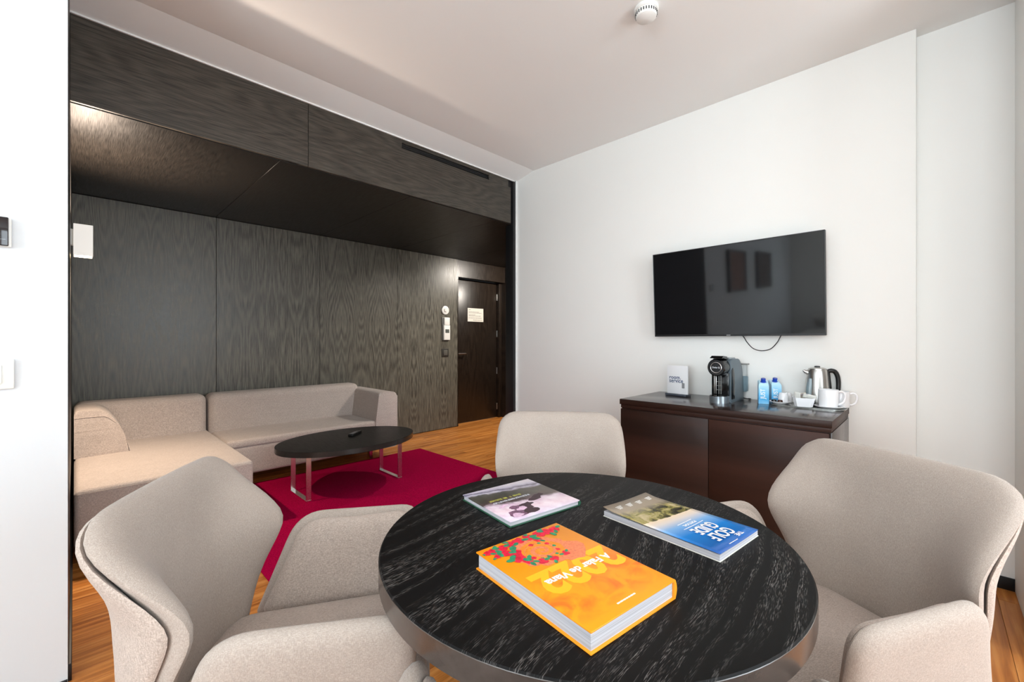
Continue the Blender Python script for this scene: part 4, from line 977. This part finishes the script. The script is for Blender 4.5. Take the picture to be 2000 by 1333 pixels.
slb = ['white paper sachet leaning at the left rim of the bowl', 'beige paper sachet in the middle of the bowl', 'white sachet lying across the top of the bowl', 'lilac grey sachet sticking up at the right of the bowl', 'small white sachet at the back of the bowl']
for k, (dx, dy, dz, rx, ry, rz) in enumerate(((-0.012, 0.026, 0.046, 20, 62, 10), (0.010, 0.006, 0.047, 60, 20, 40), (-0.002, -0.004, 0.058, 8, 12, 70), (-0.010, -0.030, 0.050, 55, -10, 105), (0.022, 0.014, 0.050, 75, 5, 150))):
    ol = [(-0.03, -0.015), (0.03, -0.015), (0.03, 0.015), (-0.03, 0.015)]
    me = pad_mesh('sachet', ol, lambda u, v: Vector((u, v, 0.0012 * math.sin(90 * u))), 0.0025, 0.0025, N=24, K=4, p=2)
    o = link('sachet', me, SACH[k % 3], None, loc=(2.868 + dx, 0.515 + dy, ZS + dz + 0.010), rot=(R(rx), R(ry), R(rz)), smooth=True)
    tag(o, slb[k], 'sachet', 'sachets in the bowl')
# mugs
def mug(p, a, z, label):
    t = tag(empty('mug', (p[0], p[1], z), R(a)), label, 'mug', 'white china mugs')
    lathe('mug_body', [(0.0, 0.0), (0.038, 0.0), (0.042, 0.003), (0.0445, 0.03), (0.0455, 0.096), (0.0448, 0.0975), (0.042, 0.096), (0.041, 0.03), (0.037, 0.008), (0.0, 0.006)], CHINA, t, cap=False)
    tube('handle', [(0.040, 0, 0.082), (0.060, 0, 0.088), (0.075, 0, 0.078), (0.079, 0, 0.055), (0.070, 0, 0.030), (0.052, 0, 0.018), (0.040, 0, 0.020)], 0.0062, CHINA, t, 10)
    return t
sp_ = saucer('saucer', (2.900, 0.402), 0.070, 'large white saucer under the front mug at the right end of the tray')
mug((2.893, 0.405), -62, ZS + 0.0062, 'white china mug in front of the kettle on a saucer')
mug((2.985, 0.360), -80, ZS, 'white china mug half hidden behind the front mug').scale = (0.88, 0.88, 0.92)

# kettle
kt = tag(empty('electric_kettle', (2.988, 0.470, ZS)), 'brushed steel electric kettle with black handle at the end of the cabinet', 'kettle')
KBL = plain('kettle_black', srgb(16, 17, 19), 0.3, nz=0)
lathe('power_base', [(0.0, 0.0), (0.058, 0.0), (0.060, 0.004), (0.059, 0.014), (0.0, 0.015)], KBL, kt, cap=False)
lathe('body', [(0.0, 0.016), (0.058, 0.016), (0.0600, 0.020), (0.0600, 0.05), (0.058, 0.10), (0.0545, 0.15), (0.050, 0.195), (0.047, 0.204), (0.0, 0.205)], STEEL, kt, n=56, cap=False)
kl = lathe('lid', [(0.044, 0.204), (0.043, 0.211), (0.030, 0.217), (0.0, 0.219)], STEEL, kt, cap=False)
sub(lathe('lid_knob', [(0.014, 0.217), (0.014, 0.224), (0.011, 0.226), (0.0, 0.226)], KBL, kt, cap=False, n=24), kl)
va = R(-142)   # handle side points to the right of the photograph
hx, hy = math.cos(R(-62)), math.sin(R(-62))
pts = [(0.045, 0.192), (0.068, 0.200), (0.088, 0.192), (0.100, 0.165), (0.104, 0.125), (0.102, 0.085), (0.096, 0.062)]
tube('handle', [(hx * r, hy * r, z) for r, z in pts], [0.010, 0.0125, 0.0125, 0.012, 0.0115, 0.011, 0.008], KBL, kt, 14)
tube('handle_strip', [(hx * r, hy * r, z) for r, z in ((0.051, 0.192), (0.055, 0.15), (0.0595, 0.10), (0.062, 0.05))], 0.011, KBL, kt, 10)
lx, ly = math.cos(R(118)), math.sin(R(118))
bm = bmesh.new(); tube_bm(bm, [(lx * 0.042, ly * 0.042, 0.186), (lx * 0.060, ly * 0.060, 0.192), (lx * 0.070, ly * 0.070, 0.199)], [0.016, 0.011, 0.006], 14)
from_bm('spout', bm, STEEL, kt, smooth=50)
gx, gy = math.cos(R(152)), math.sin(R(152))
bm = bmesh.new()
gp = [(gx * r, gy * r, z) for r, z in ((0.0595, 0.045), (0.0585, 0.08), (0.0555, 0.12), (0.0525, 0.155))]
tube_bm(bm, gp, [0.012, 0.0115, 0.011, 0.009], 14)
from_bm('water_window', bm, plain('window_grey', srgb(150, 166, 172), 0.15, nz=0), kt, smooth=50)
